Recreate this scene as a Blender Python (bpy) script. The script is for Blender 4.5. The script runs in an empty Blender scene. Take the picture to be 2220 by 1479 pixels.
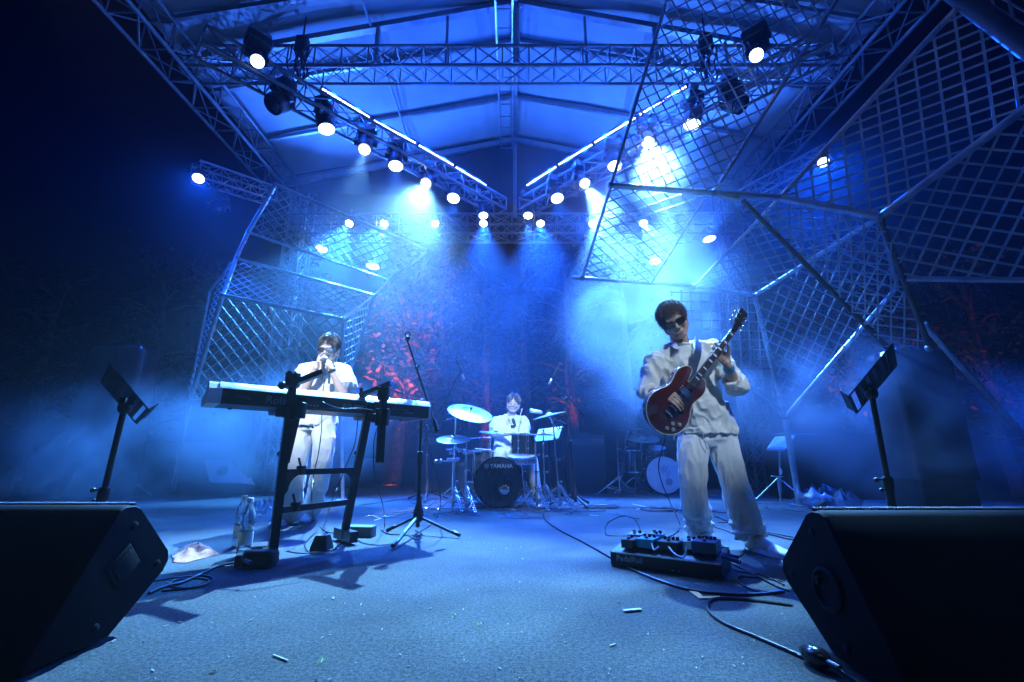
import bpy, bmesh, math, random
from mathutils import Vector, Matrix, Quaternion, noise
V = Vector
random.seed(7)
S = bpy.context.scene
COL = S.collection
R = math.radians
# ------------------------------------------------------------------ camera
FOCAL, PITCH, CAM_H = 987.0, 14.2, 0.58
cam_data = bpy.data.cameras.new('camera')
cam_data.sensor_width = 36; cam_data.lens = 36 * FOCAL / 2220
cam_data.clip_start = 0.05; cam_data.clip_end = 2000
cam = bpy.data.objects.new('camera', cam_data)
COL.objects.link(cam)
cam.location = (0, 0, CAM_H); cam.rotation_euler = (R(90 + PITCH), 0, 0)
S.camera = cam
# ------------------------------------------------------------------ world: night sky
W = bpy.data.worlds.new('World'); S.world = W; W.use_nodes = True
nt = W.node_tree; bg = nt.nodes['Background']
sky = nt.nodes.new('ShaderNodeTexSky'); sky.sky_type = 'NISHITA'; sky.sun_disc = False
sky.sun_elevation = R(-8); sky.sun_rotation = R(200)
nt.links.new(sky.outputs[0], bg.inputs['Color']); bg.inputs['Strength'].default_value = 0.05
S.view_settings.view_transform = 'Standard'; S.view_settings.look = 'None'
S.view_settings.exposure = 0.8; S.view_settings.gamma = 1
S.render.film_transparent = False
S.cycles.use_denoising = True
try: S.cycles.denoiser = 'OPENIMAGEDENOISE'
except Exception: pass
S.cycles.max_bounces = 6; S.cycles.diffuse_bounces = 3; S.cycles.glossy_bounces = 3
S.cycles.transmission_bounces = 6; S.cycles.volume_bounces = 0; S.cycles.transparent_max_bounces = 8
S.cycles.caustics_reflective = False; S.cycles.caustics_refractive = False
S.cycles.sample_clamp_indirect = 3.0
S.cycles.use_light_tree = True
S.cycles.volume_step_rate = 4.0; S.cycles.volume_max_steps = 64

# ------------------------------------------------------------------ measuring helpers (photo pixels -> metres)
_c, _s = math.cos(R(PITCH)), math.sin(R(PITCH))
def ray(px, py):
    u = (px - 1110) / FOCAL; v = (py - 739.5) / FOCAL
    return V((u, _c + _s * v, _s - _c * v))
def P(px, py, Y):
    r = ray(px, py); k = Y / r.y
    return V((r.x * k, Y, CAM_H + r.z * k))
def G(px, py, z=0.0):
    r = ray(px, py); k = (z - CAM_H) / r.z
    return V((r.x * k, r.y * k, z))
def PX(px, py, X):
    r = ray(px, py); k = X / r.x
    return V((X, r.y * k, CAM_H + r.z * k))

# ------------------------------------------------------------------ materials
MATS = {}
def mat(name, col, rough=0.5, metal=0.0, var=0.0, vscale=8.0, bump=0.0, bscale=40.0, spec=None, trans=0.0, emit=None, estr=0.0, coat=0.0, sheen=0.0, col2=None):
    if name in MATS: return MATS[name]
    m = bpy.data.materials.new(name); m.use_nodes = True; MATS[name] = m
    n = m.node_tree.nodes; L = m.node_tree.links; b = n['Principled BSDF']
    b.inputs['Base Color'].default_value = (*col, 1); b.inputs['Roughness'].default_value = rough
    b.inputs['Metallic'].default_value = metal
    if spec is not None: b.inputs['Specular IOR Level'].default_value = spec
    if trans: b.inputs['Transmission Weight'].default_value = trans
    if coat: b.inputs['Coat Weight'].default_value = coat
    if sheen: b.inputs['Sheen Weight'].default_value = sheen
    if emit:
        b.inputs['Emission Color'].default_value = (*emit, 1); b.inputs['Emission Strength'].default_value = estr
        m.cycles.emission_sampling = 'NONE'
    tc = n.new('ShaderNodeTexCoord')
    if var or col2:
        t = n.new('ShaderNodeTexNoise'); t.inputs['Scale'].default_value = vscale; t.inputs['Detail'].default_value = 6
        L.new(tc.outputs['Object'], t.inputs['Vector'])
        r = n.new('ShaderNodeValToRGB'); c2 = col2 or tuple(min(1, c * (1 + var)) for c in col)
        c1 = col if col2 else tuple(c * (1 - var) for c in col)
        r.color_ramp.elements[0].position = .35; r.color_ramp.elements[1].position = .65
        r.color_ramp.elements[0].color = (*c1, 1); r.color_ramp.elements[1].color = (*c2, 1)
        L.new(t.outputs['Fac'], r.inputs[0]); L.new(r.outputs[0], b.inputs['Base Color'])
        rm = n.new('ShaderNodeMapRange'); rm.inputs['To Min'].default_value = max(0.02, rough - .12); rm.inputs['To Max'].default_value = min(1, rough + .12)
        L.new(t.outputs['Fac'], rm.inputs[0]); L.new(rm.outputs[0], b.inputs['Roughness'])
    if bump:
        t2 = n.new('ShaderNodeTexNoise'); t2.inputs['Scale'].default_value = bscale; t2.inputs['Detail'].default_value = 4
        L.new(tc.outputs['Object'], t2.inputs['Vector'])
        bp = n.new('ShaderNodeBump'); bp.inputs['Strength'].default_value = bump; bp.inputs['Distance'].default_value = 0.01
        L.new(t2.outputs['Fac'], bp.inputs['Height']); L.new(bp.outputs[0], b.inputs['Normal'])
    return m

alu = mat('aluminium', (.45, .46, .48), .38, .85, .12, 9)
dark_alu = mat('dull_steel', (.30, .31, .33), .45, .8, .15, 9)
black = mat('black_paint', (.012, .012, .014), .42, 0, .3, 12, .15, 60)
black_plastic = mat('black_plastic', (.015, .015, .017), .5, 0, .25, 20, .2, 120)
chrome = mat('chrome', (.72, .73, .75), .24, 1.0)
rubber = mat('black_rubber', (.01, .01, .01), .7)
cable_mat = mat('cable_rubber', (.012, .012, .014), .35, 0, .2, 30)
white_pl = mat('white_plastic', (.75, .75, .76), .35, 0, .05, 10)
silver_paint = mat('silver_paint', (.62, .63, .65), .3, .5, .05, 10)
pipe_mat = mat('galvanised_pipe', (.52, .54, .56), .34, .6, .15, 12, .1, 50)
strip_mat = mat('pale_lattice_strip', (.38, .40, .41), .45, .15, .18, 7)

# ------------------------------------------------------------------ mesh builder
def frame(d, up=None):
    d = d.normalized()
    a = V(up) if up is not None else V((0, 0, 1))
    if abs(d.dot(a.normalized())) > .985: a = V((1, 0, 0)) if abs(d.x) < .9 else V((0, 1, 0))
    x = d.cross(a).normalized(); y = x.cross(d).normalized()
    return x, y, d
class MB:
    def __init__(s): s.v = []; s.f = []
    def add(s, vs, fs):
        o = len(s.v); s.v += [tuple(p) for p in vs]; s.f += [tuple(i + o for i in f) for f in fs]; return s
    def rings(s, rings, cap=True, close=False):
        n = len(rings[0]); vs = [p for r in rings for p in r]; fs = []
        m = len(rings)
        for k in range(m if close else m - 1):
            a, b = k * n, ((k + 1) % m) * n
            for i in range(n):
                j = (i + 1) % n; fs.append((a + i, a + j, b + j, b + i))
        if cap and not close:
            fs.append(tuple(range(n - 1, -1, -1))); fs.append(tuple((m - 1) * n + i for i in range(n)))
        return s.add(vs, fs)
    def tube(s, a, b, r, r2=None, n=8):
        a, b = V(a), V(b); r2 = r if r2 is None else r2
        if (b - a).length < 1e-6: return s
        x, y, d = frame(b - a)
        c = [(math.cos(2 * math.pi * i / n), math.sin(2 * math.pi * i / n)) for i in range(n)]
        return s.rings([[a + (x * p + y * q) * r for p, q in c], [b + (x * p + y * q) * r2 for p, q in c]])
    def path(s, pts, r, n=6, close=False, taper=None):
        pts = [V(p) for p in pts]; m = len(pts); rg = []; px = None
        for k, p in enumerate(pts):
            if close: d = pts[(k + 1) % m] - pts[k - 1]
            else: d = pts[min(k + 1, m - 1)] - pts[max(k - 1, 0)]
            if d.length < 1e-9: d = V((0, 0, 1))
            d.normalize()
            if px is None: x, y, _ = frame(d)
            else:
                x = px - d * px.dot(d)
                if x.length < 1e-6: x, y, _ = frame(d)
                x.normalize(); y = d.cross(x)
            px = x
            rr = r if taper is None else r + (taper - r) * k / (m - 1)
            rg.append([p + (x * math.cos(2 * math.pi * i / n) + y * math.sin(2 * math.pi * i / n)) * rr for i in range(n)])
        return s.rings(rg, not close, close)
    def bar(s, a, b, w, h, up=None):
        a, b = V(a), V(b); x, y, d = frame(b - a, up)
        c = [(-w/2, -h/2), (w/2, -h/2), (w/2, h/2), (-w/2, h/2)]
        return s.rings([[a + x*p + y*q for p, q in c], [b + x*p + y*q for p, q in c]])
    def box(s, c, sz, M=None):
        c = V(c); hx, hy, hz = sz[0]/2, sz[1]/2, sz[2]/2
        vs = [V((i, j, k)) for k in (-hz, hz) for j in (-hy, hy) for i in (-hx, hx)]
        if M is not None: vs = [M @ p for p in vs]
        return s.add([c + p for p in vs], [(0, 2, 3, 1), (4, 5, 7, 6), (0, 1, 5, 4), (2, 6, 7, 3), (0, 4, 6, 2), (1, 3, 7, 5)])
    def rbox(s, c, sz, rad=.01, M=None, seg=3):      # box with rounded vertical edges and chamfered rims
        hx, hy, hz = sz[0]/2, sz[1]/2, sz[2]/2; rad = min(rad, hx*.99, hy*.99)
        def ring(inset, z):
            out = []
            for (sx, sy, a0) in ((1, 1, 0), (-1, 1, 90), (-1, -1, 180), (1, -1, 270)):
                for k in range(seg + 1):
                    a = R(a0 + 90 * k / seg); q = max(rad - inset, 1e-4)
                    out.append(V((sx * (hx - rad) + q * math.cos(a), sy * (hy - rad) + q * math.sin(a), z)))
            return out
        e = min(rad * .5, hz * .5)
        rg = [ring(e, -hz), ring(0, -hz + e), ring(0, hz - e), ring(e, hz)]
        c = V(c)
        rg = [[c + (M @ p if M is not None else p) for p in r] for r in rg]
        return s.rings(rg)
    def lathe(s, prof, o, ax=(0, 0, 1), n=24, cap=True, up=None):
        o = V(o); x, y, d = frame(V(ax), up)
        return s.rings([[o + d * h + (x * math.cos(2*math.pi*i/n) + y * math.sin(2*math.pi*i/n)) * max(r, 1e-4) for i in range(n)] for r, h in prof], cap)
    def ball(s, c, r, n=12, m=8, M=None):
        r = (r, r, r) if not hasattr(r, '__len__') else r; c = V(c); rg = []
        for k in range(m + 1):
            t = math.pi * k / m; q = max(math.sin(t), 1e-3)
            ring = [V((r[0]*q*math.cos(2*math.pi*i/n), r[1]*q*math.sin(2*math.pi*i/n), -r[2]*math.cos(t))) for i in range(n)]
            rg.append([c + (M @ p if M is not None else p) for p in ring])
        return s.rings(rg)
    def cap2(s, a, ra, b, rb, n=12):                  # tapered capsule
        a, b = V(a), V(b); x, y, d = frame(b - a) if (b - a).length > 1e-6 else frame(V((0, 0, 1)))
        rg = []
        for t in (-90, -60, -30, 0): rg.append((a + d * math.sin(R(t)) * ra, max(math.cos(R(t)) * ra, 1e-4)))
        for t in (0, 30, 60, 90): rg.append((b + d * math.sin(R(t)) * rb, max(math.cos(R(t)) * rb, 1e-4)))
        return s.rings([[c + (x*math.cos(2*math.pi*i/n) + y*math.sin(2*math.pi*i/n)) * q for i in range(n)] for c, q in rg])
    def loft(s, secs, n=24, up=None):                 # secs: (centre, rx, ry, xdir)
        rg = []
        for k, (c, rx, ry, xd) in enumerate(secs):
            c = V(c); a = V(secs[max(k-1, 0)][0]); b = V(secs[min(k+1, len(secs)-1)][0]); d = (b - a).normalized()
            x = V(xd); x = (x - d * x.dot(d)).normalized(); y = d.cross(x)
            rg.append([c + x*rx*math.cos(2*math.pi*i/n) + y*ry*math.sin(2*math.pi*i/n) for i in range(n)])
        return s.rings(rg)
    def prism(s, poly, o, x, y, depth):               # outline in (x, y) through o, thickness along x cross y
        o, x, y = V(o), V(x), V(y); nn = x.cross(y).normalized()
        a = [o + x*p + y*q for p, q in poly]
        return s.rings([a, [p + nn*depth for p in a]])
    def mesh(s, name, smooth=True, angle=35):
        me = bpy.data.meshes.new(name); me.from_pydata(s.v, [], s.f); me.update()
        bm = bmesh.new(); bm.from_mesh(me); bmesh.ops.recalc_face_normals(bm, faces=bm.faces); bm.to_mesh(me); bm.free()
        if smooth:
            me.polygons.foreach_set('use_smooth', [True] * len(me.polygons)); me.set_sharp_from_angle(angle=R(angle))
        return me
WM = {}
def tag(o, label=None, cat=None, group=None, kind=None):
    if label: o['label'] = label
    if cat: o['category'] = cat
    if group: o['group'] = group
    if kind: o['kind'] = kind
    return o
def thing(name, label, cat, loc=(0, 0, 0), rotz=0, group=None):
    o = bpy.data.objects.new(name, None); COL.objects.link(o); o.empty_display_size = .1
    o.location = loc; o.rotation_euler = (0, 0, rotz)
    WM[o.name] = Matrix.Translation(V(loc)) @ Matrix.Rotation(rotz, 4, 'Z')
    return tag(o, label, cat, group)
def obj(name, mb, m, parent=None, smooth=True, angle=35):
    me = mb if isinstance(mb, bpy.types.Mesh) else mb.mesh(name, smooth, angle)
    if m is not None and not len(me.materials): me.materials.append(m)
    o = bpy.data.objects.new(name, me); COL.objects.link(o)
    if parent is not None:
        o.parent = parent
        if parent.name in WM: o.matrix_parent_inverse = WM[parent.name].inverted()
    return o
def one(name, mb, m, label, cat, group=None, **k):
    return tag(obj(name, mb, m, **k), label, cat, group)
def struct(name, mb, m, smooth=False):
    return tag(obj(name, mb, m, smooth=smooth), None, None, None, 'structure')
def dup(root, loc=None, label=None, M=None):
    def cp(o, par):
        c = o.copy(); COL.objects.link(c)
        if par is not None: c.parent = par
        for ch in [q for q in KIDS.get(o.name, [])]: cp(ch, c)
        return c
    KIDS = {}
    for q in bpy.data.objects:
        if q.parent is not None: KIDS.setdefault(q.parent.name, []).append(q)
    c = cp(root, None)
    if loc is not None: c.location = loc
    if M is not None: c.matrix_world = M
    if label: c['label'] = label
    return c
def text_mesh(s, size, depth=.001, bold=0.0, shear=0.0):
    cu = bpy.data.curves.new('writing', 'FONT'); cu.body = s; cu.size = size; cu.extrude = depth; cu.offset = bold; cu.shear = shear
    cu.align_x = 'CENTER'; cu.align_y = 'CENTER'; cu.resolution_u = 3
    o = bpy.data.objects.new('writing', cu); COL.objects.link(o)
    dg = bpy.context.evaluated_depsgraph_get(); me = bpy.data.meshes.new_from_object(o.evaluated_get(dg))
    bpy.data.objects.remove(o); bpy.data.curves.remove(cu); return me
def place_mesh(me, M):
    me.transform(M); me.update(); return me
def basis(o, x, y, z):
    M = Matrix((x, y, z)).transposed().to_4x4(); M.translation = V(o); return M
def spline(pts, k=8):
    pts = [V(p) for p in pts]; out = []
    for i in range(len(pts) - 1):
        p0, p1, p2, p3 = pts[max(i-1, 0)], pts[i], pts[i+1], pts[min(i+2, len(pts)-1)]
        for j in range(k):
            t = j / k
            out.append(.5 * ((2*p1) + (p2-p0)*t + (2*p0-5*p1+4*p2-p3)*t*t + (3*p1-p0-3*p2+p3)*t**3))
    out.append(pts[-1]); return out
# ------------------------------------------------------------------ stage lamps (each light sits in a fixture; the added front heads and tree uplights are unseen)
BLUE = (.004, .085, 1.0); LBLUE = (.02, .13, 1.0); WHITE = (.19, .53, 1.0); RED = (1.0, .07, .05)
lens_blue = mat('lit_led_blue', (.1, .1, .1), .4, emit=(.55, .72, 1.0), estr=5)
lens_white = mat('lit_lens_white', (.1, .1, .1), .4, emit=(.80, .95, 1.0), estr=28)
lens_red = mat('lit_lens_red', (.1, .1, .1), .4, emit=(1.0, .12, .05), estr=8)
def spot(parent, loc, target, power, col, cone, blend=.5, radius=.05):
    d = bpy.data.lights.new('lamp_light', 'SPOT'); d.energy = power; d.color = col
    d.spot_size = R(cone); d.spot_blend = blend; d.shadow_soft_size = radius
    o = bpy.data.objects.new('lamp_light', d); COL.objects.link(o)
    dirv = (V(target) - V(loc)).normalized()
    o.rotation_mode = 'QUATERNION'; o.rotation_quaternion = dirv.to_track_quat('-Z', 'Y')
    o.location = V(loc) + dirv * .03
    o.parent = parent
    if parent is not None: o.matrix_parent_inverse = WM[parent.name].inverted()
    return o
def led_face(o, d, rad, cell):
    m = MB(); x, y, d = frame(d)
    pts = [(0, 0)]
    for k, n in ((1, 6), (2, 12), (3, 18)):
        for i in range(n): pts.append((rad * .31 * k * math.cos(2*math.pi*i/n), rad * .31 * k * math.sin(2*math.pi*i/n)))
    for a, b in pts: m.lathe([(cell, 0), (cell*.8, cell*.4), (.0005, cell*.6)], V(o) + x*a + y*b, d, 7)
    return m
def moving_head(face, target, label, kind, power, col, cone, rad=.1, hang=.27, group='moving head lamps hung on the trusses', lit=True, blend=.5, front=None, depth=.3):
    """face = centre of the lens; the head points at target, its yoke and base hang from a clamp above"""
    face = V(face); d = (V(target) - face).normalized(); L = depth
    c = face - d * L * .55                                   # head pivot
    top = c + V((0, 0, hang))
    t = thing('moving_head_lamp', label, 'stage lamp', top, 0, group)
    h = MB(); x, y, _ = frame(d)
    h.lathe([(rad*.55, -L*1.0), (rad*.95, -L*.93), (rad*1.12, -L*.6), (rad*1.2, -L*.3), (rad*1.16, -.02), (rad*1.05, -.005), (rad*.98, -.02)], face, d, 20)
    for k in range(5): h.lathe([(rad*1.17, 0), (rad*1.21, .006), (rad*1.17, .012)], face - d * (L*.35 + k*.03), d, 20)
    obj('head', h, black_plastic, t)
    side = d.cross(V((0, 0, 1))); side = side.normalized() if side.length > .05 else V((1, 0, 0))
    yk = MB(); w = rad * 1.42; base_z = c + V((0, 0, hang * .48))
    for s in (-1, 1): yk.path(spline([c + side*s*w, c + side*s*w*1.04 + V((0,0,hang*.2)), c + side*s*w*.8 + V((0,0,hang*.42)), base_z + side*s*.02], 5), .022, 8)
    for s in (-1, 1): yk.tube(c + side*s*(w-.03), c + side*s*(w+.025), .05, n=12)
    obj('yoke', yk, black_plastic, t)
    b = MB(); fy = side.cross(V((0, 0, 1)))
    Mb = Matrix((side, fy, V((0, 0, 1)))).transposed()
    b.rbox(base_z + V((0, 0, hang*.22)), (.25, .19, .11), .03, Mb)
    b.rbox(base_z + V((0, 0, hang*.22)) + fy*.11, (.16, .03, .05), .01, Mb)
    obj('lamp_base', b, black_plastic, t)
    for s in (-1, 1):
        q = base_z + side*s*.08 + V((0, 0, hang*.37)); cl = MB(); cl.box(q + V((0,0,.03)), (.03, .04, .07), Mb); cl.tube(q + V((0,0,.07)) - fy*.035, q + V((0,0,.07)) + fy*.035, .034, n=10)
        obj('clamp', cl, dark_alu, t)
    if lit:
        if kind == 'led': obj('lens', led_face(face + d*.002, d, rad*.98, rad*.17), lens_blue, t)
        else:
            obj('lens', MB().lathe([(rad*.78, -.004), (rad*.74, .008), (rad*.45, .02), (.001, .026)], face, d, 24), lens_white, t)
        spot(t, face + d*.03, target, power, col, cone, blend, .03)
    else:
        obj('lens', MB().lathe([(rad*.9, -.004), (rad*.85, .012), (rad*.45, .03), (.001, .04)], face, d, 24), mat('dark_glass', (.02, .02, .03), .05, coat=1.0), t)
    return t
def par_can(face, target, label, power, col, cone, rad=.09, up=.3, group='small par lamps in a row on the back truss', led=False):
    face = V(face); d = (V(target) - face).normalized()
    t = thing('par_lamp', label, 'stage lamp', face + V((0, 0, up)), 0, group)
    b = MB().lathe([(rad*.5, -.24), (rad*.9, -.22), (rad, -.12), (rad*1.08, 0), (rad*1.12, .012), (rad*.98, .012), (rad*.95, -.01)], face, d, 20)
    obj('can', b, black_plastic, t)
    side = d.cross(V((0, 0, 1))).normalized(); y = MB(); c = face - d*.1
    y.path([c + side*rad*1.1, c + side*rad*1.35, c + side*rad*1.3 + V((0, 0, up*.6)), c - side*rad*1.3 + V((0, 0, up*.6)), c - side*rad*1.35, c - side*rad*1.1], .012, 6)
    y.box(c + V((0, 0, up*.6 + .04)), (.03, .03, .08))
    obj('bracket', y, dark_alu, t)
    obj('lens', led_face(face, d, rad*.85, rad*.15) if led else MB().lathe([(rad*.85, 0), (rad*.7, .01), (.001, .022)], face, d, 20), lens_blue if led else (lens_red if col[0] > .5 else lens_white), t)
    spot(t, face + d*.03, target, power, col, cone, .6, rad*.6)
    return t
KP = 1.0                                                     # common lamp power
def mirror(px): return 2220 - px
for s, side in ((-1, 'left'), (1, 'right')):
    far = 'drummer'
    who = 'keyboard player' if s < 0 else 'guitarist'
    wash = {-1: [(708, 280), (858, 360), (983, 430)], 1: [(1500, 270), (1333, 360), (1208, 430)]}[s]
    names = ['outermost blue LED head of the %s diagonal truss' % side, 'middle blue LED head of the %s diagonal truss' % side, 'blue LED head nearest the apex of the %s diagonal truss' % side]
    for (p, nm, tx) in zip(wash, names, (-1.0, -1.4, -1.2)):
        f = G(p[0], p[1], 4.38)
        moving_head(f, (s * 1.2, 4.4, 0), nm, 'led', 200 * KP, LBLUE, 62, .088)
    beams = {-1: [((790, 325), (-1.5, 3.1, 0), 800, 30), ((923, 398), (-1.3, 2.6, 0), 5900, 46), ((1048, 468), (-.15, 5.9, .6), 1300, 44)],
             1: [((1405, 310), (1.3, 2.3, 0), 4200, 44), ((1268, 398), (2.0, 3.2, 0), 1700, 34), ((1145, 468), (.25, 5.9, .6), 1100, 44)]}[s]
    names = ['white beam head second in from the end of the %s diagonal truss' % side, 'white beam head fourth along the %s diagonal truss' % side, 'small white head at the inner tip of the %s diagonal truss' % side]
    if s > 0: names[0] = 'glaring white head shining through the right lattice panel'
    for (p, tg, pw, cn), nm in zip(beams, names):
        f = G(p[0], p[1], 4.40)
        moving_head(f, tg, nm, 'beam', pw * KP, WHITE if p[0] not in (1048, 1145) else (.03, .20, 1.0), cn, .082, .27, blend=.85)
    # dark, unlit heads and the big front lamps
    f = G(590 if s < 0 else 1606, 228, 4.35)
    moving_head(f, f + V((-.25 * -s, -.55, -.8)), 'unlit moving head near the front end of the %s diagonal truss' % side, 'beam', 0, WHITE, 30, .1, .27, lit=False)
    f = G(558 if s < 0 else 1640, 133 if s < 0 else 120, 4.55)
    moving_head(f, (s * .35, 1.6, 0.2), 'bright LED head at the front end of the %s diagonal truss' % side, 'led', 60 * KP, (.03, .16, 1.0), 46, .062)
    f = P(430 if s < 0 else 1785, 387 if s < 0 else 352, 6.4)
    par_can(f, (s * 3.4, 3.9, 0.6), 'glowing blue lamp out on the %s side truss beyond the roof' % side, (700 if s < 0 else 1900) * KP, BLUE, 95, .09, group='lamps on the outer side trusses', led=True)
f = P(470, 448, 6.6)
moving_head(f, f + V((.4, -.8, -.4)), 'unlit moving head hanging under the left outer truss', 'beam', 0, WHITE, 30, .1, .27, lit=False)
BACKY = 8.3
for i, px in enumerate((757, 833, 943, 1048, 1172, 1285, 1395)):
    f = P(px, 485, BACKY)
    strong = px in (1048, 1172, 1285)
    tg, cc = {757: ((-3.3, 5.4, .6), 1), 833: ((-2.6, 5.0, .4), 1), 943: ((-1.2, 5.4, 0), 0), 1048: ((-.3, 5.6, 0), 0), 1172: ((.35, 5.2, 0), 0), 1285: ((1.9, 4.9, .4), 1), 1395: ((3.0, 5.0, .6), 1)}[px]
    par_can(f, tg, ['back row lamp behind the left lattice, outermost', 'back row lamp above the keyboard player, second from the end', 'back row lamp between the two left beams', 'back row lamp just left of the centre line', 'big glowing back row lamp just right of the centre line', 'back row lamp beside the edge of the right lattice', 'back row lamp seen through the right lattice'][i],
            (5400 if cc else 3000) * KP, ((.07, .28, 1.0) if px > 1110 else (.05, .30, 1.0)) if cc else (.01, .10, 1.0), 46, .085)
for (px, py, lb) in ((697, 540, 'upper LED lamp behind the left lattice panel'), (809, 578, 'lower LED lamp behind the left lattice panel'), (1420, 567, 'lower LED lamp behind the right lattice panel'), (1538, 519, 'bright LED lamp in the gap between the right lattice panels')):
    f = P(px, py, 8.0 if px < 1500 else 7.4)
    par_can(f, (f.x * .45, 4.6, 6.6), lb, 520 * KP, (.03, .15, 1.0), 115, .115, group='LED lamps low on the side towers', led=True)
# LED pixel bars along the diagonal trusses
led_dot = mat('lit_led_dot', (.1, .1, .1), .4, emit=(.62, .72, 1.0), estr=10)
def led_bar(a, b, label, n=20, light=True):
    a, b = V(a), V(b); t = thing('led_bar', label, 'LED bar', (a + b) / 2, 0, 'LED bars on top of the diagonal trusses')
    d = (b - a).normalized(); toward = (V((0, 0, .6)) - (a + b) / 2); toward = (toward - d * toward.dot(d)).normalized()
    obj('housing', MB().bar(a, b, .07, .06, toward), black_plastic, t)
    m = MB()
    for k in range(n): m.lathe([(.0105, 0), (.009, .006), (.001, .009)], a + (b - a) * ((k + .5) / n) + toward * .031, toward, 8)
    obj('led_row', m, led_dot, t)
    for f_ in (.25, .75):
        L = bpy.data.lights.new('lamp_light', 'POINT'); L.energy = 14 * KP; L.color = BLUE; L.shadow_soft_size = .01
        o = bpy.data.objects.new('lamp_light', L); COL.objects.link(o); o.location = a + (b - a) * f_ + toward * .06
        o.parent = t; o.matrix_parent_inverse = WM[t.name].inverted()
    return t
def bar_pt(px, py): return G(px, py, 4.85)
for nm, segs in (('left', [((696, 191), (800, 254)), ((808, 260), (899, 309)), ((906, 314), (981, 357)), ((986, 361), (1052, 401))]),
                 ('right', [((1490, 186), (1388, 248)), ((1380, 254), (1291, 308)), ((1286, 312), (1213, 356)), ((1208, 360), (1144, 401))])):
    for k, (p, q) in enumerate(segs):
        led_bar(bar_pt(*p), bar_pt(*q), '%s LED bar of the %s diagonal truss' % (['outermost', 'second', 'third', 'innermost'][k], nm))

# unseen heads added over the audience edge as front fill on the players
for x, tg, pw, cn, lb, cc in ((-2.2, (-1.74, 4.14, 1.25), 2700, 14, 'unseen front head added to light the keyboard player', (.55, .72, 1.0)), (2.4, (1.32, 3.26, 1.25), 760, 16, 'unseen front head added to light the guitarist', (.50, .70, 1.0)), (.2, (0, 6.2, 1.0), 4200, 13, 'unseen front head added to light the drummer', (.30, .52, 1.0))):
    moving_head(V((x, -1.2, 4.7)), tg, lb, 'beam', pw, cc, cn, .09, .4, group='unseen front heads added to light the players', blend=.7)
# ------------------------------------------------------------------ ground, stage floor
def floor_material():
    m = bpy.data.materials.new('stage_carpet'); m.use_nodes = True; n = m.node_tree.nodes; L = m.node_tree.links; b = n['Principled BSDF']
    tc = n.new('ShaderNodeTexCoord')
    def nz(sc, det=5, rough=.6):
        t = n.new('ShaderNodeTexNoise'); t.inputs['Scale'].default_value = sc; t.inputs['Detail'].default_value = det; t.inputs['Roughness'].default_value = rough
        L.new(tc.outputs['Object'], t.inputs['Vector']); return t.outputs['Fac']
    def ramp(f, a, b2, c1, c2):
        r = n.new('ShaderNodeValToRGB'); r.color_ramp.elements[0].position = a; r.color_ramp.elements[1].position = b2
        r.color_ramp.elements[0].color = (*c1, 1); r.color_ramp.elements[1].color = (*c2, 1); L.new(f, r.inputs[0]); return r.outputs[0]
    base = ramp(nz(1.1, 8, .65), .35, .68, (.044, .050, .051), (.084, .091, .090))
    fuzz = ramp(nz(230, 3, .75), .36, .66, (.42, .42, .42), (1.7, 1.7, 1.7))
    fuzz2 = ramp(nz(75, 4, .8), .38, .66, (.5, .5, .5), (1.55, 1.55, 1.55))
    m1 = n.new('ShaderNodeMix'); m1.data_type = 'RGBA'; m1.blend_type = 'MULTIPLY'; m1.inputs[0].default_value = 1
    L.new(base, m1.inputs[6]); L.new(fuzz, m1.inputs[7])
    m2 = n.new('ShaderNodeMix'); m2.data_type = 'RGBA'; m2.blend_type = 'MULTIPLY'; m2.inputs[0].default_value = 1
    L.new(m1.outputs[2], m2.inputs[6]); L.new(fuzz2, m2.inputs[7])
    L.new(m2.outputs[2], b.inputs['Base Color']); b.inputs['Roughness'].default_value = .85
    b.inputs['Specular IOR Level'].default_value = .12
    bp = n.new('ShaderNodeBump'); bp.inputs['Strength'].default_value = .6; bp.inputs['Distance'].default_value = .005
    L.new(nz(260, 4, .7), bp.inputs['Height']); L.new(bp.outputs[0], b.inputs['Normal'])
    return m
struct('ground', MB().add([(-400, -400, -1.1), (400, -400, -1.1), (400, 400, -1.1), (-400, 400, -1.1)], [(0, 1, 2, 3)]), mat('dark_grass_soil', (.03, .035, .02), .9, 0, .4, 2, .3, 12))
struct('stage_floor', MB().box((0, 3.0, -.15), (15.0, 12.0, .3)), floor_material())
sk = MB()
for k in range(11): sk.box((-7.2 + k * 1.44, 8.9, -.7), (.12, .12, .8))
struct('stage_floor_legs', sk, dark_alu)

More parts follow.
